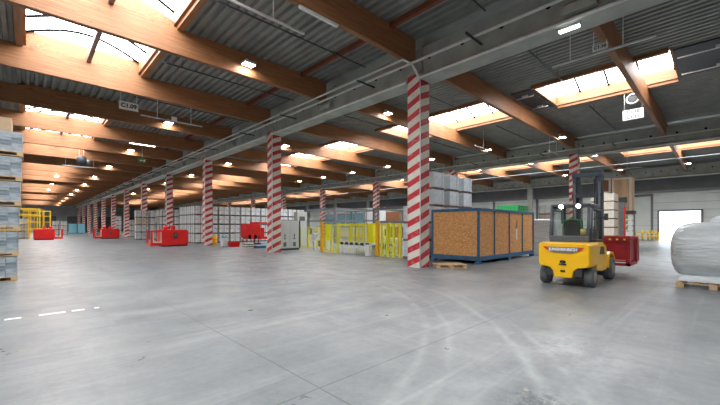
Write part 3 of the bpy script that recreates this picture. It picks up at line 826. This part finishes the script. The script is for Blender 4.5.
for x in (-.5, .5, 2.0):
    for y in (-.4, .32): G().m('redd').box(x - .05, x + .05, y, y + .08, 0, .66).obj('leg', t)
def small(name, label, cat, g, loc, bevel=.01): return tag(g.obj(name, bevel=bevel, seg=1, loc=loc), label, cat)
t = thing('parts_crate', 'yellow slatted crate on the floor under the red hopper', 'crate', (12.35, 25.4, 0))
g = G().m('cream')
for z in (0, .17, .34): g.box(-.35, .35, -.3, -.27, z, z + .11).box(-.35, .35, .27, .3, z, z + .11).box(-.35, -.32, -.27, .27, z, z + .11).box(.32, .35, -.27, .27, z, z + .11)
g.obj('slats', t); G().m('dark').box(-.3, .3, -.26, .26, .02, .38).obj('contents', t)
t = thing('parts_crate', 'blue and white crate on the floor beside the yellow one, under the red hopper', 'crate', (13.25, 25.2, 0))
g = G().m('blue').box(-.4, .4, -.3, .3, 0, .2).m('white').box(-.4, .4, -.3, .3, .201, .28).m('dark').box(-.38, -.05, -.28, .28, .281, .42).m('lblue').box(.02, .38, -.28, .28, .281, .40)
g.obj('crate_body', t)
t = thing('service_trolley', 'small white trolley right of the third striped column', 'trolley', (11.75, 28.4, 0))
G().m('white').box(-.2, .2, -.25, .25, .08, .72).obj('cabinet', t, bevel=.02); G().m('lblue').cyl((-.05, 0, .73), (-.05, 0, 1.0), .09, 10).box(.03, .16, -.1, .1, .73, .9).obj('bottle', t)
for x in (-.14, .14): G().m('dark').cyl((x, -.22, .04), (x, -.18, .04), .04, 8).obj('castor', t)
t = thing('parts_bin', 'small red open bin on the floor beside the white trolley', 'bin', (12.5, 28.2, 0))
G().m('red').prism([(-.36, 0), (.36, 0), (.42, .4), (.38, .4), (.33, .04), (-.33, .04), (-.38, .4), (-.42, .4)], 'y', -.25, .25).box(-.36, .36, .24, .26, .04, .4).box(-.36, .36, -.26, -.24, .04, .4).obj('bin_body', t)
t = thing('oil_drum', 'orange drum just right of the third striped column', 'drum', (12.55, 32.6, 0))
G().m('orange').lathe([(.27, 0), (.29, .02), (.28, .28), (.30, .30), (.28, .32), (.28, .56), (.30, .58), (.28, .60), (.28, .86), (.26, .88)], (0, 0, 0), 'z', 18).obj('drum_body', t)

# ------------------------------------------------------------------ electrical cabinet
t = thing('electrical_cabinet', 'tall pale grey two-door electrical cabinet right of the second striped column', 'cabinet', (12.85, 21.5, 0))
G().m('dark').box(0, 1.62, .02, .6, 0, .12).obj('plinth', t)
G().m('cabinet').box(0, 1.6, .02, .6, .12, 2.12).obj('body', t, bevel=.01, seg=1)
for x in (.02, .81):
    d = G().m('cabinet').box(x, x + .77, 0, .018, .16, 2.08).obj('door', t, bevel=.006, seg=1)
    G().m('vent').box(x + .26, x + .5, -.012, -.001, .26, .56).obj('vent_grille', d)
    G().m('dark').box(x + .36, x + .40, -.03, -.001, .95, 1.15).obj('handle', d)
    G().m('black').prism([(x + .30, .78), (x + .46, .78), (x + .38, .92)], 'y', -.006, -.001).obj('warning_mark', d)
G().m('dark').box(1.601, 1.72, .02, .6, .12, 2.12).obj('side_panel', t)
G().m('dark').box(.1, .6, .1, .5, 2.121, 2.16).box(.95, 1.5, .1, .5, 2.121, 2.16).obj('roof_duct', t)

# ------------------------------------------------------------------ yellow guard fencing and conveyor
def fence(label, p0, p1, H=1.85, panels=3):
    d = Vector(p1) - Vector(p0); L = d.length
    t = thing('guard_fence', label, 'fence', p0, math.atan2(d.y, d.x))
    for i in range(panels + 1):
        x = L * i / panels
        G().m('yfence').box(x - .05, x + .05, -.05, .05, 0, H).box(x - .1, x + .1, -.1, .1, 0, .012).obj('post', t)
    for i in range(panels):
        a, b = L * i / panels + .07, L * (i + 1) / panels - .07
        g = G().m('yfence').box(a, b, -.015, .015, H - .1, H - .05).box(a, b, -.015, .015, .12, .17).box(a, b, -.015, .015, H / 2, H / 2 + .03)
        x = a
        while x < b + .001: g.box(x - .012, x + .012, -.008, .008, .12, H - .05); x += .15
        g.obj('mesh_panel', t)
    return t
def opost(label, loc, H=2.0):
    t = thing('guard_post', label, 'post', loc)
    G().m('orange').box(-.09, .09, -.09, .09, .012, H).obj('post', t, bevel=.01, seg=1); G().m('dark').box(-.15, .15, -.15, .15, 0, .012).obj('foot_plate', t)
fence('yellow guard fence section between the orange post and the conveyor', (14.3, 18.2, 0), (14.3, 16.95, 0), panels=2)
fence('yellow guard fence section beside the nearest striped column', (14.45, 13.3, 0), (14.45, 11.95, 0), panels=3)
fence('yellow guard fence section right of the electrical cabinet', (14.9, 22.3, 0), (16.7, 22.3, 0), H=1.7, panels=2)
fence('yellow guard fence behind the conveyor', (17.2, 19.0, 0), (17.2, 14.2, 0), H=1.9, panels=5)
fence('yellow guard fence further back in the machine area', (20.5, 24.0, 0), (20.5, 18.0, 0), H=2.0, panels=4)
opost('orange post left of the conveyor, below the second-row column', (14.25, 18.5, 0))
opost('orange post right of the conveyor', (14.4, 13.55, 0))
opost('orange post behind the conveyor', (16.9, 14.0, 0), 1.8)
t = thing('roller_conveyor', 'low grey roller conveyor coming through the yellow guard fence', 'conveyor', (14.3, 13.95, 0))
G().m('pipe').box(0, .08, 0, 2.8, .36, .56).box(2.2, 2.28, 0, 2.8, .36, .56).obj('side_beam', t, bevel=.01, seg=1)
for i in range(11): G().m('steelgrey').cyl((.09, .15 + i * .25, .55), (2.19, .15 + i * .25, .55), .055, 10).obj('roller', t)
for x in (.02, 2.2):
    for y in (.1, 1.4, 2.6): G().m('pipe').box(x, x + .08, y, y + .1, 0, .36).obj('leg', t)
for i in range(6): G().m('dark').box(-.06, -.001, .2 + i * .45, .42 + i * .45, .56, .72).obj('chain_guide', t)
G().m('pipe').box(-.3, -.07, -.1, .25, 0, .62).obj('drive_box', t, bevel=.01, seg=1)
# machines inside the guard
def machine(label, loc, rz=0, s=1):
    t = thing('handling_machine', label, 'machine', loc, rz)
    G().m('steelgrey').box(-.5, .5, -.4, .4, 0, .5).obj('base', t, bevel=.02, seg=1)
    G().m('white').prism([(-.2, .5), (.25, .5), (.15, 1.6), (-.1, 1.6)], 'y', -.15, .15).obj('column', t)
    G().m('white').prism([(-.15, 1.4), (.1, 1.35), (.75, 1.55), (.72, 1.68), (-.1, 1.6)], 'y', -.1, .1).obj('arm', t)
    G().m('dark').cyl((.72, 0, 1.6), (.72, 0, 1.0), .06, 8).obj('gripper', t)
    G().m('yfence').box(-.9, -.6, -.3, .3, .5, 1.9).obj('control_cabinet', t)
    return t
machine('white and yellow handling machine inside the guard, above the conveyor', (18.6, 17.4, 0))
machine('handling machine with dark gripper behind the guard, near the electrical cabinet', (18.2, 24.0, 0), 2.4)
t = thing('transfer_frame', 'white machine frame with slanted chute right of the electrical cabinet', 'machine', (15.4, 20.9, 0))
G().m('white').box(-.1, .1, -.1, .1, 0, 1.1).box(-.2, .5, -.15, .15, 1.1, 1.2).obj('stand', t)
G().m('pipe').prism([(-.3, .6), (.5, 1.5), (.6, 1.42), (-.2, .5)], 'y', -.3, -.12).obj('chute', t)
t = thing('switch_cabinet', 'narrow pale cabinet in the machine area behind the guard fence', 'cabinet', (18.0, 26.6, 0))
G().m('cabinet').box(-.5, .5, -.3, .3, 0, 3.0).obj('body', t, bevel=.01, seg=1); G().m('vent').box(-.3, .3, -.31, -.301, 2.2, 2.6).obj('screen', t)
# portal gantry frames
def gantry(label, loc, W, D, H, m_='steelgrey'):
    t = thing('machine_gantry', label, 'gantry', loc)
    for x in (0, W):
        for y in (0, D): G().m(m_).box(x - .08, x + .08, y - .08, y + .08, 0, H).obj('post', t)
    g = G().m(m_)
    for z in (H - .16, H * .62):
        for y in (0, D): g.box(.08, W - .08, y - .06, y + .06, z, z + .16)
        for x in (0, W): g.box(x - .06, x + .06, .08, D - .08, z, z + .16)
    g.obj('cross_beams', t)
    G().m('yfence').box(.3, W - .3, -.1, .1, H * .5, H * .5 + .12).obj('carriage', t)
gantry('grey machine gantry standing behind the conveyor', (20.8, 15.5, 0), 3.5, 4.5, 3.2)
gantry('grey machine gantry left of the second-row columns', (22.5, 27.0, 0), 4, 5, 3.6)
gantry('grey machine gantry at the back, before the white cabin', (28.0, 30.0, 0), 4, 5, 3.8)
# white cabin with windows
t = thing('control_cabin', 'white control cabin with greenish windows beyond the second-row columns', 'cabin', (38.0, 38.0, 0))
G().m('white').box(0, 5, 0, 12, 0, 4.6).obj('cabin_walls', t)
for i in range(5):
    wdw = G().m('steelgrey').box(-.06, -.005, .6 + i * 2.3, 2.5 + i * 2.3, 1.6, 3.8).obj('window', t)
    G().m('lblue').box(-.08, -.061, .7 + i * 2.3, 2.4 + i * 2.3, 1.7, 3.7).obj('pane', wdw)
# shelf with brown boards
t = thing('storage_shelf', 'white shelf frame holding dark brown boards left of the nearest striped column', 'shelf', (29.5, 25.2, 0))
for y in (-1.5, 1.5):
    for x in (0, .8): G().m('white').box(x - .06, x + .06, y - .06, y + .06, 0, 3.9).obj('upright', t)
for z in (.3, 1.9, 3.7): G().m('white').box(-.05, .85, -1.44, 1.44, z, z + .15).obj('shelf_board', t)
G().m('rust').box(0, .8, -1.3, 1.3, 2.06, 3.35).m('carton').box(0, .8, -1.3, 1.3, 3.351, 3.5).obj('stored_boards', t)
tag(G().m('rust').box(0, .8, -1.2, 1.2, 0, 1.2).obj('board_pile', loc=(29.5, 25.2, .46)), 'pile of brown boards on the lowest deck of the white shelf', 'boards')

# ------------------------------------------------------------------ yellow racks far left
def rack(label, loc, n, W, H, D=1.1, group='yellow racks'):
    t = thing('pallet_rack', label, 'rack', loc, 0, group)
    for i in range(n + 1):
        for y in (0, D): G().m('yrack').box(i * W - .06, i * W + .06, y - .05, y + .05, 0, H).obj('upright', t)
        g = G().m('yrack')
        z = .3
        while z < H - .9: g.tube([(i * W, .05, z), (i * W, D - .05, z + .7)], .025, 5); z += .8
        g.obj('brace', t)
    z = .9
    for z in [H * q for q in (.3, .55, .78, .97)]:
        for y in (0, D): G().m('yrack').box(.06, n * W - .06, y - .03, y + .03, z - .06, z + .06).obj('beam', t)
    return t
rack('yellow pallet rack behind the left stack, the nearest one', (-3.2, 66.2, 0), 4, 1.15, 4.3)
rack('yellow pallet rack second in line past the left stack', (-1.9, 74, 0), 4, .95, 4.4)
rack('yellow pallet rack furthest away, left of the white stacks', (-.3, 84, 0), 4, .87, 4.6)
for i in range(3):
    stack(-2.6 + 1.2 * i, 69.5, 3, 'behind the nearest yellow rack, %s from left' % NUM[i], 'loads behind the yellow racks', (1,))
t = thing('storage_container', 'light blue container at the far end of the main aisle', 'container', (8.0, 116, 0))
G().m('lblue').box(0, 1.45, 0, 2.4, .1, 2.5).obj('body', t, bevel=.03, seg=1); G().m('dark').box(.05, 1.4, .05, 2.3, 0, .1).obj('skids', t)
t = dup(t, (9.7, 116, 0), 0, 'second light blue container at the far end, right of the other') if False else t
t = thing('storage_container', 'right-hand light blue container at the far end of the main aisle', 'container', (9.7, 116, 0))
G().m('lblue').box(0, 1.45, 0, 2.4, .1, 2.5).obj('body', t, bevel=.03, seg=1); G().m('dark').box(.05, 1.4, .05, 2.3, 0, .1).obj('skids', t)

# ------------------------------------------------------------------ stacks right of the forklift
t0 = None
for i in range(7):
    if t0 is None:
        t0 = thing('boxed_goods', '', 'pallet load', group='boxed goods stacked behind the forklift')
        G().m('cream').box(-.6, .6, -.6, .6, .07, .53).obj('box', t0, bevel=.01, seg=1)
        G().m('dark').box(-.59, -.4, -.59, .59, 0, .07).box(-.08, .08, -.59, .59, 0, .07).box(.4, .59, -.59, .59, 0, .07).obj('bearer', t0)
        seal(t0); o = t0
    else: o = dup(t0)
    o.location = (26.3, 5.15, i * .531)
    o['label'] = 'pale boxed load in the stack right of the forklift mast, %s level' % (LEV + ['sixth', 'topmost'])[i]
t = thing('tool_trolley', 'grey stand with a red upright post beside the pale boxed stack', 'stand', (27.0, 4.36, 0))
G().m('steelgrey').box(-.2, .2, -.12, .12, 0, 3.2).obj('panel', t); G().m('red').box(-.21, -.13, -.2, -.121, 0, 2.9).obj('post', t); G().m('dark').box(-.22, .22, -.22, .14, 3.2, 3.5).obj('head', t)
t = thing('display_rack', 'white rack with green packs right of the red post', 'rack', (30.5, 4.60, 0))
for y in (-.36, .36): G().m('steelgrey').box(-.05, .05, y - .04, y + .04, 0, 2.55).obj('upright', t)
for i in range(6):
    G().m('white').box(-.3, .3, -.31, .31, .3 + i * .37, .35 + i * .37).obj('shelf_board', t)
    G().m('white' if i in (2,) else 'green').box(-.25, .25, -.02, .29, .351 + i * .37, .58 + i * .37).m('white').box(-.25, .25, -.29, -.04, .351 + i * .37, .6 + i * .37).obj('packs', t)
G().m('dark').box(-.3, .3, -.42, .42, 2.55, 2.78).obj('top', t)
def ply_case(label, loc, sx, sy, sz, m_='ply'):
    t = thing('plywood_case', label, 'case', loc)
    G().m(m_).box(-sx / 2, sx / 2, -sy / 2, sy / 2, .1, sz).obj('case_body', t)
    g = G().m('cream')
    for y in (-sy / 2, sy / 2 - .14): g.box(-sx / 2 - .03, -sx / 2 - .001, y, y + .14, .1, sz)
    g.box(-sx / 2 - .03, -sx / 2 - .001, -sy / 2 + .14, sy / 2 - .14, sz - .14, sz).box(-sx / 2 - .03, -sx / 2 - .001, -sy / 2 + .14, sy / 2 - .14, .1, .24)
    g.obj('battens', t); G().m('wood').box(-sx / 2, sx / 2, -sy / 2 + .05, sy / 2 - .05, 0, .1).obj('skids', t)
ply_case('tall pale plywood case standing behind the rack with green packs', (36.0, 5.75, 0), 1.4, 1.3, 5.7)
ply_case('pale plywood case under the dark brown case, behind the boxed stack', (36.0, 6.95, 0), 1.4, .95, 4.4)
ply_case('dark brown plywood case on top of a pale case behind the forklift mast', (36.0, 6.95, 4.4), 1.4, .95, 1.35, 'rust')

# bollards by the gate
for i, y in enumerate((6.0, 6.35, 6.75, 7.3, 8.0)):
    t = thing('bollard', 'yellow bollard by the open gate, %s from the opening' % ORD[i], 'bollard', (55.6, y - .35, 0), 0, 'yellow bollards by the gate')
    G().m('yrack').cyl((0, 0, 0), (0, 0, 1.25), .09, 12).obj('post', t); G().m('dark').cyl((0, 0, .7), (0, 0, .8), .092, 12).obj('band', t)
t = tag(G().m('yrack').box(-.05, .05, -1.2, 1.2, .5, .62).box(-.05, .05, -1.2, 1.2, .95, 1.05).box(-.05, .05, -1.2, -1.1, 0, .5).box(-.05, .05, 1.1, 1.2, 0, .5).box(-.05, .05, -1.2, -1.1, .62, .95).box(-.05, .05, 1.1, 1.2, .62, .95).obj('guard_rail', loc=(54.9, 6.5, 0)), 'yellow double guard rail in front of the bollards by the gate', 'rail')
g = None

# ------------------------------------------------------------------ wrapped rolls on pallets
def roll(label, plabel, loc, R, L, m_='film'):
    """axis along Y, resting on a pallet"""
    g = G().m(m_); seg = 48; prof = []
    n = 26
    for i in range(n + 1):
        t = math.sin((i / n - .5) * PI)
        r = R * (1 - abs(t) ** 9) ** .42 if 0 < i < n else 0
        prof.append((max(r, .001), t * L / 2))
    rings = []
    rnd = random.Random(3)
    for (r, yy) in prof:
        ring = []
        for k in range(seg):
            a = 2 * PI * k / seg
            wob = 1 + .010 * math.sin(7 * a + yy * 3) + .008 * math.sin(13 * a - yy * 6) + .006 * math.sin(23 * a + yy * 11)
            c, s_ = math.cos(a), math.sin(a)
            q = (abs(c) ** 2.5 + abs(s_) ** 2.5) ** (-1 / 2.5)
            ring.append(g.bm.verts.new((c * r * wob * q, yy + .02 * math.sin(9 * a) * (abs(yy) / L), s_ * r * wob * q + R * 1.015)))
        rings.append(ring)
    for A, B in zip(rings[:-1], rings[1:]):
        for k in range(seg): g._face([A[k], A[(k+1) % seg], B[(k+1) % seg], B[k]], True)
    g._face(rings[0][::-1]); g._face(rings[-1])
    t = thing('wrapped_roll', label, 'roll', (loc[0], loc[1], .165))
    g.obj('wrapped_coil', t)
    # film fold and torn slit
    G().m('dark').prism([(-.25, -.012), (.35, .004), (.3, .02), (-.2, .006)], 'x', -.004, .004).obj('film_tear', t, loc=(-R * 1.015, -.1, R * .93))
    g = G().m('film').prism([(-R * .98, .0), (R * .98, .0), (R * .9, .16), (-R * .9, .16)], 'y', -L / 2 + .2, L / 2 - .2); g.obj('film_skirt', t)
    p = thing('wooden_pallet', plabel, 'pallet', loc)
    pallet_geo2(p, 2 * R + .1, L - .32)
def pallet_geo2(p, W, L):
    g = G().m('wood')
    n = 9
    for i in range(n): y = -L / 2 + i * (L - .12) / (n - 1); g.box(-W / 2, W / 2, y, y + .12, .12, .145)
    g.obj('deck_boards', p)
    g = G().m('wood')
    for i in (-1, 0, 1): g.box(i * (W / 2 - .05) - .05, i * (W / 2 - .05) + .05, -L / 2, L / 2, .10, .1195)
    g.obj('stringer_boards', p)
    m = 5
    for i in (-1, 0, 1):
        for j in range(m):
            y = -L / 2 + .08 + j * (L - .16) / (m - 1); x = i * (W / 2 - .06)
            G().m('wood').box(x - .06, x + .06, y - .08, y + .08, 0, .0995).obj('block', p)
roll('big white film-wrapped roll lying on a pallet at the right edge', 'wooden pallet under the big wrapped roll at the right edge', (13.80, -.47, 0), .80, 3.05)
roll('white film-wrapped roll behind the big one at the right edge', 'wooden pallet under the rear wrapped roll', (17.2, -.75, 0), .93, 2.3, 'loadb2')

# ------------------------------------------------------------------ forklift
FX, FY = 12.2, 3.06
t = thing('forklift', 'yellow counterbalance forklift seen from behind with grey cab and lit work lamps', 'forklift', (FX, FY, 0))
W = .66
# counterweight: rear profile with wheel arches
def arch_profile(y0, y1):
    pass
g = G().m('yellow')
cw = [(-W, .62), (-W, 1.16), (-W + .06, 1.22), (W - .06, 1.22), (W, 1.16), (W, .62), (W - .04, .56), (.36, .52), (.27, .42), (.23, .24), (-.23, .24), (-.27, .42), (-.36, .52), (-W + .04, .56)]
# lofted along x so the rear face bulges
secs = [(-1.50, .93, .0), (-1.42, .985, 0), (-1.25, 1.0, 0), (-.75, 1.0, 0), (-.55, 1.0, 0)]
rings = [[g.bm.verts.new((x, y * s, (z - .75) * (1 if s == 1 else .97) + .75)) for y, z in cw] for x, s, _ in secs]
for A, B in zip(rings[:-1], rings[1:]):
    for i in range(len(cw)): g._face([A[i], A[(i+1) % len(cw)], B[(i+1) % len(cw)], B[i]])
g._face(rings[0][::-1]); g._face(rings[-1])
cwo = g.obj('counterweight', t, bevel=.02)
# light band with maker's lettering
g = G().m('lens_red').prism([(.50, 1.10), (-.52, 1.10), (-.44, 1.02), (-.26, .955), (.24, .955), (.42, 1.02)], 'x', -1.525, -1.49)
band = g.obj('rear_light_band', cwo)
G().m('steelgrey').prism([(.40, 1.10), (-.42, 1.10), (-.36, .99), (-.24, .945), (.22, .945), (.34, .99)], 'x', -1.533, -1.5255).obj('badge_plate', cwo)
text('lettering', 'JUNGHEINRICH', .10, 'signw', cwo, face_mat((-1.536, -.01, 1.03), (-1, 0, 0), (0, -1, 0)), .002)
G().m('dark').box(-1.53, -1.49, -.09, .09, .60, .64).box(-1.54, -1.50, -.02, .02, .64, .74).obj('tow_coupling', t)
G().m('hole').box(-1.512, -1.49, -.07, .07, .66, .72).box(-1.50, -1.47, -.06, .06, .40, .46).obj('coupling_recess_shade', cwo)  # dark blocks on the casting, recess shade given by colour alone
G().m('dark').box(-1.45, .9, -.45, .45, .30, .55).obj('chassis', t)
# side body / battery cover
G().m('yellow').prism([(-.549, .42), (.1, .34), (.62, .34), (.78, .62), (.60, 1.08), (.2, 1.2), (-.549, 1.22)], 'y', -.60, -.46).obj('side_panel', t, bevel=.03)
G().m('yellow').prism([(-.549, .42), (.1, .34), (.62, .34), (.78, .62), (.60, 1.08), (.2, 1.2), (-.549, 1.22)], 'y', .46, .60).obj('side_panel', t, bevel=.03)
G().m('dark').prism([(-.25, .86), (.3, .84), (.2, 1.06), (-.1, 1.08)], 'y', -.615, -.6005).obj('side_vent', t)
G().m('yellow').box(-.549, .55, -.459, .459, .56, 1.05).obj('battery_cover', t)
G().m('yellow').prism([(.72, .40), (.72, .80), (.95, .88), (1.35, .86), (1.62, .62), (1.58, .56), (1.32, .78), (.98, .80), (.80, .70), (.78, .40)], 'y', -.64, -.40).obj('front_fender', t, bevel=.01)
G().m('yellow').prism([(.72, .40), (.72, .80), (.95, .88), (1.35, .86), (1.62, .62), (1.58, .56), (1.32, .78), (.98, .80), (.80, .70), (.78, .40)], 'y', .40, .64).obj('front_fender', t, bevel=.01)
def wheel(x, y, r, wd):
    o = G().m('tyre').lathe([(r * .55, -wd / 2), (r * .92, -wd / 2), (r, -wd / 2 + .03), (r, wd / 2 - .03), (r * .92, wd / 2), (r * .55, wd / 2)], (x, y, r), 'y', 28).obj('wheel', t)
    G().m('rim').lathe([(r * .1, -wd / 2 - .01), (r * .5, -wd / 2 - .012), (r * .56, -wd / 2 - .002), (r * .56, wd / 2 + .002), (r * .5, wd / 2 + .012), (r * .1, wd / 2 + .01)], (x, y, r), 'y', 20).obj('rim', o)
wheel(-1.05, -.555, .27, .22); wheel(-1.05, .555, .27, .22)
wheel(1.15, -.555, .345, .24); wheel(1.15, .555, .345, .24)
G().m('dark').cyl((-1.05, -.38, .27), (-1.05, .38, .27), .05, 10).obj('rear_axle', t)
# cab
def post(g, a, b, w_=.04):
    g.tube([a, b], w_, 6)
yw = .47
for s in (-1, 1):
    g = G().m('cab')
    post(g, (-.92, s * yw, 1.22), (-.80, s * yw, 2.22), .042)
    post(g, (.42, s * yw, 1.1), (.30, s * yw, 2.24), .04)
    post(g, (.42, s * yw, 1.1), (.70, s * yw, .85), .04)
    post(g, (-.80, s * yw, 2.22), (.30, s * yw, 2.24), .04)
    g.obj('cab_side_frame', t)
G().m('cab').box(-.86, .36, -.49, .49, 2.255, 2.32).obj('cab_roof', t, bevel=.02)
G().m('cab').box(-.98, -.90, -.50, .50, 1.225, 1.40).obj('rear_panel', t, bevel=.015)
G().m('glass').quad((-.895, -.44, 1.41), (-.895, .44, 1.41), (-.80, .44, 2.2), (-.80, -.44, 2.2)).obj('rear_window', t)
dr = G().m('cab').tube([(-.84, -.53, 1.3), (-.74, -.53, 2.15), (.26, -.53, 2.15), (.36, -.53, 1.25), (-.84, -.53, 1.3)], .025, 6).obj('cab_door', t)
G().m('glass').quad((-.81, -.53, 1.33), (.33, -.53, 1.28), (.25, -.53, 2.12), (-.72, -.53, 2.12)).obj('door_window', dr)
dr = G().m('cab').tube([(-.84, .53, 1.3), (-.74, .53, 2.15), (.26, .53, 2.15), (.36, .53, 1.25), (-.84, .53, 1.3)], .025, 6).obj('cab_door', t)
G().m('glass').quad((-.81, .53, 1.33), (.33, .53, 1.28), (.25, .53, 2.12), (-.72, .53, 2.12)).obj('door_window', dr)
# seat, wheel, console
st = G().m('seat').box(-.45, .05, -.24, .24, 1.06, 1.24).prism([(-.55, 1.2), (-.38, 1.2), (-.46, 1.86), (-.60, 1.86)], 'y', -.24, .24).obj('seat', t, bevel=.04)
G().m('green').tube([(-.62, -.25, 1.55), (-.64, -.22, 1.84), (-.64, 0, 1.89), (-.64, .22, 1.84), (-.62, .25, 1.55)], .018, 6).obj('seat_trim', st)
G().m('dark').prism([(.34, 1.0), (.44, 1.0), (.5, 1.45), (.36, 1.5)], 'y', -.4, .4).obj('dashboard', t)
g = G().m('dark'); sc = Vector((.2, .12, 1.58)); sp = []
for i in range(17):
    a = i * PI / 8; sp.append(sc + Vector((.07 * math.sin(a), .17 * math.cos(a), .15 * math.sin(a))))
g.tube(sp, .014, 6).tube([sc, (.38, .12, 1.35)], .02, 6).obj('steering_wheel', t)
G().m('amber').cyl((-.80, -.32, 1.42), (-.80, -.32, 1.60), .07, 12).obj('rotating_beacon', t)
G().m('white').box(-.5, -.3, .3, .44, 1.2, 1.75).obj('side_console', t)
for y in (-.24, .20):
    l = G().m('dark').cyl((-.95, y, 2.24), (-.861, y, 2.24), .075, 14).obj('work_lamp', t)
    G().m('worklamp').cyl((-.958, y, 2.24), (-.951, y, 2.24), .055, 14).obj('lamp_lens', l)
mi = G().m('dark').tube([(.3, -.53, 1.9), (.15, -.72, 2.0)], .015, 6).box(.10, .12, -.74, -.64, 1.85, 2.05).obj('mirror', t)
# mast
for s in (-1, 1):
    G().m('mast').box(1.0, 1.22, s * .36 - .055, s * .36 + .055, .12, 3.46).obj('mast_rail', t)
    G().m('mast').box(1.05, 1.17, s * .26 - .04, s * .26 + .04, .12, 3.40).obj('inner_rail', t)
    G().m('steelgrey').cyl((.97, s * .31, .3), (.97, s * .35, 3.1), .035, 8).obj('lift_cylinder', t)
for z in (3.28, 2.60, 1.5, .5): G().m('mast').box(.95, 1.0, -.43, .43, z, z + (.14 if z > 2 else .1)).obj('mast_crossbar', t)
G().m('dark').tube([(1.02, -.2, .5), (1.02, -.2, 3.2)], .02, 6).tube([(1.02, .2, .5), (1.02, .2, 3.2)], .02, 6).obj('hose', t)
G().m('mast').box(1.23, 1.29, -.5, .5, .38, .5).box(1.23, 1.29, -.5, .5, .8, .9).obj('fork_carriage', t)
for s in (-.33, .33): G().m('dark').box(1.30, 1.35, s - .06, s + .06, .30, .92).box(1.35, 2.5, s - .06, s + .06, .30, .345).obj('fork', t)

# red tipping skip on the forks
sk = thing('tipping_skip', 'deep red steel skip with yellow dotted rim carried on the forklift forks', 'skip', (FX + 2.9, FY, .35))
hw = .95
G().m('redd').prism([(-.62, .22), (.55, .10), (.62, .22), (.70, .95), (-.66, .95)], 'y', -hw + .02, -hw + .05).prism([(-.62, .22), (.55, .10), (.62, .22), (.70, .95), (-.66, .95)], 'y', hw - .05, hw - .02).box(-.66, -.62, -hw + .05, hw - .05, .2, .95).box(-.62, .6, -hw + .05, hw - .05, .12, .16).box(.62, .68, -hw + .05, hw - .05, .16, .95).obj('tub', sk)
G().m('redd').box(-.74, .76, -hw - .02, -hw + .02, .88, .97).box(-.74, .76, hw - .02, hw + .02, .88, .97).box(-.74, -.661, -hw + .02, hw - .02, .80, .97).box(.69, .76, -hw + .02, hw - .02, .88, .97).obj('rim', sk)
g = G().m('yfence')
for i in range(9): y = -hw + .15 + i * (2 * hw - .3) / 8; g.box(-.746, -.741, y - .03, y + .03, .86, .91)
g.obj('rim_dots', sk)
G().m('redd').box(-.74, -.6, -hw, -hw + .12, .0, .22).box(-.74, -.6, hw - .12, hw, .0, .22).box(-.74, .7, -hw, -hw + .1, 0, .1).box(-.74, .7, hw - .1, hw, 0, .1).box(-.74, -.62, -hw + .12, hw - .12, 0, .09).obj('base_frame', sk)
G().m('redd').box(.2, .6, -hw - .06, -hw - .021, .1, .9).obj('tipping_bracket', sk)
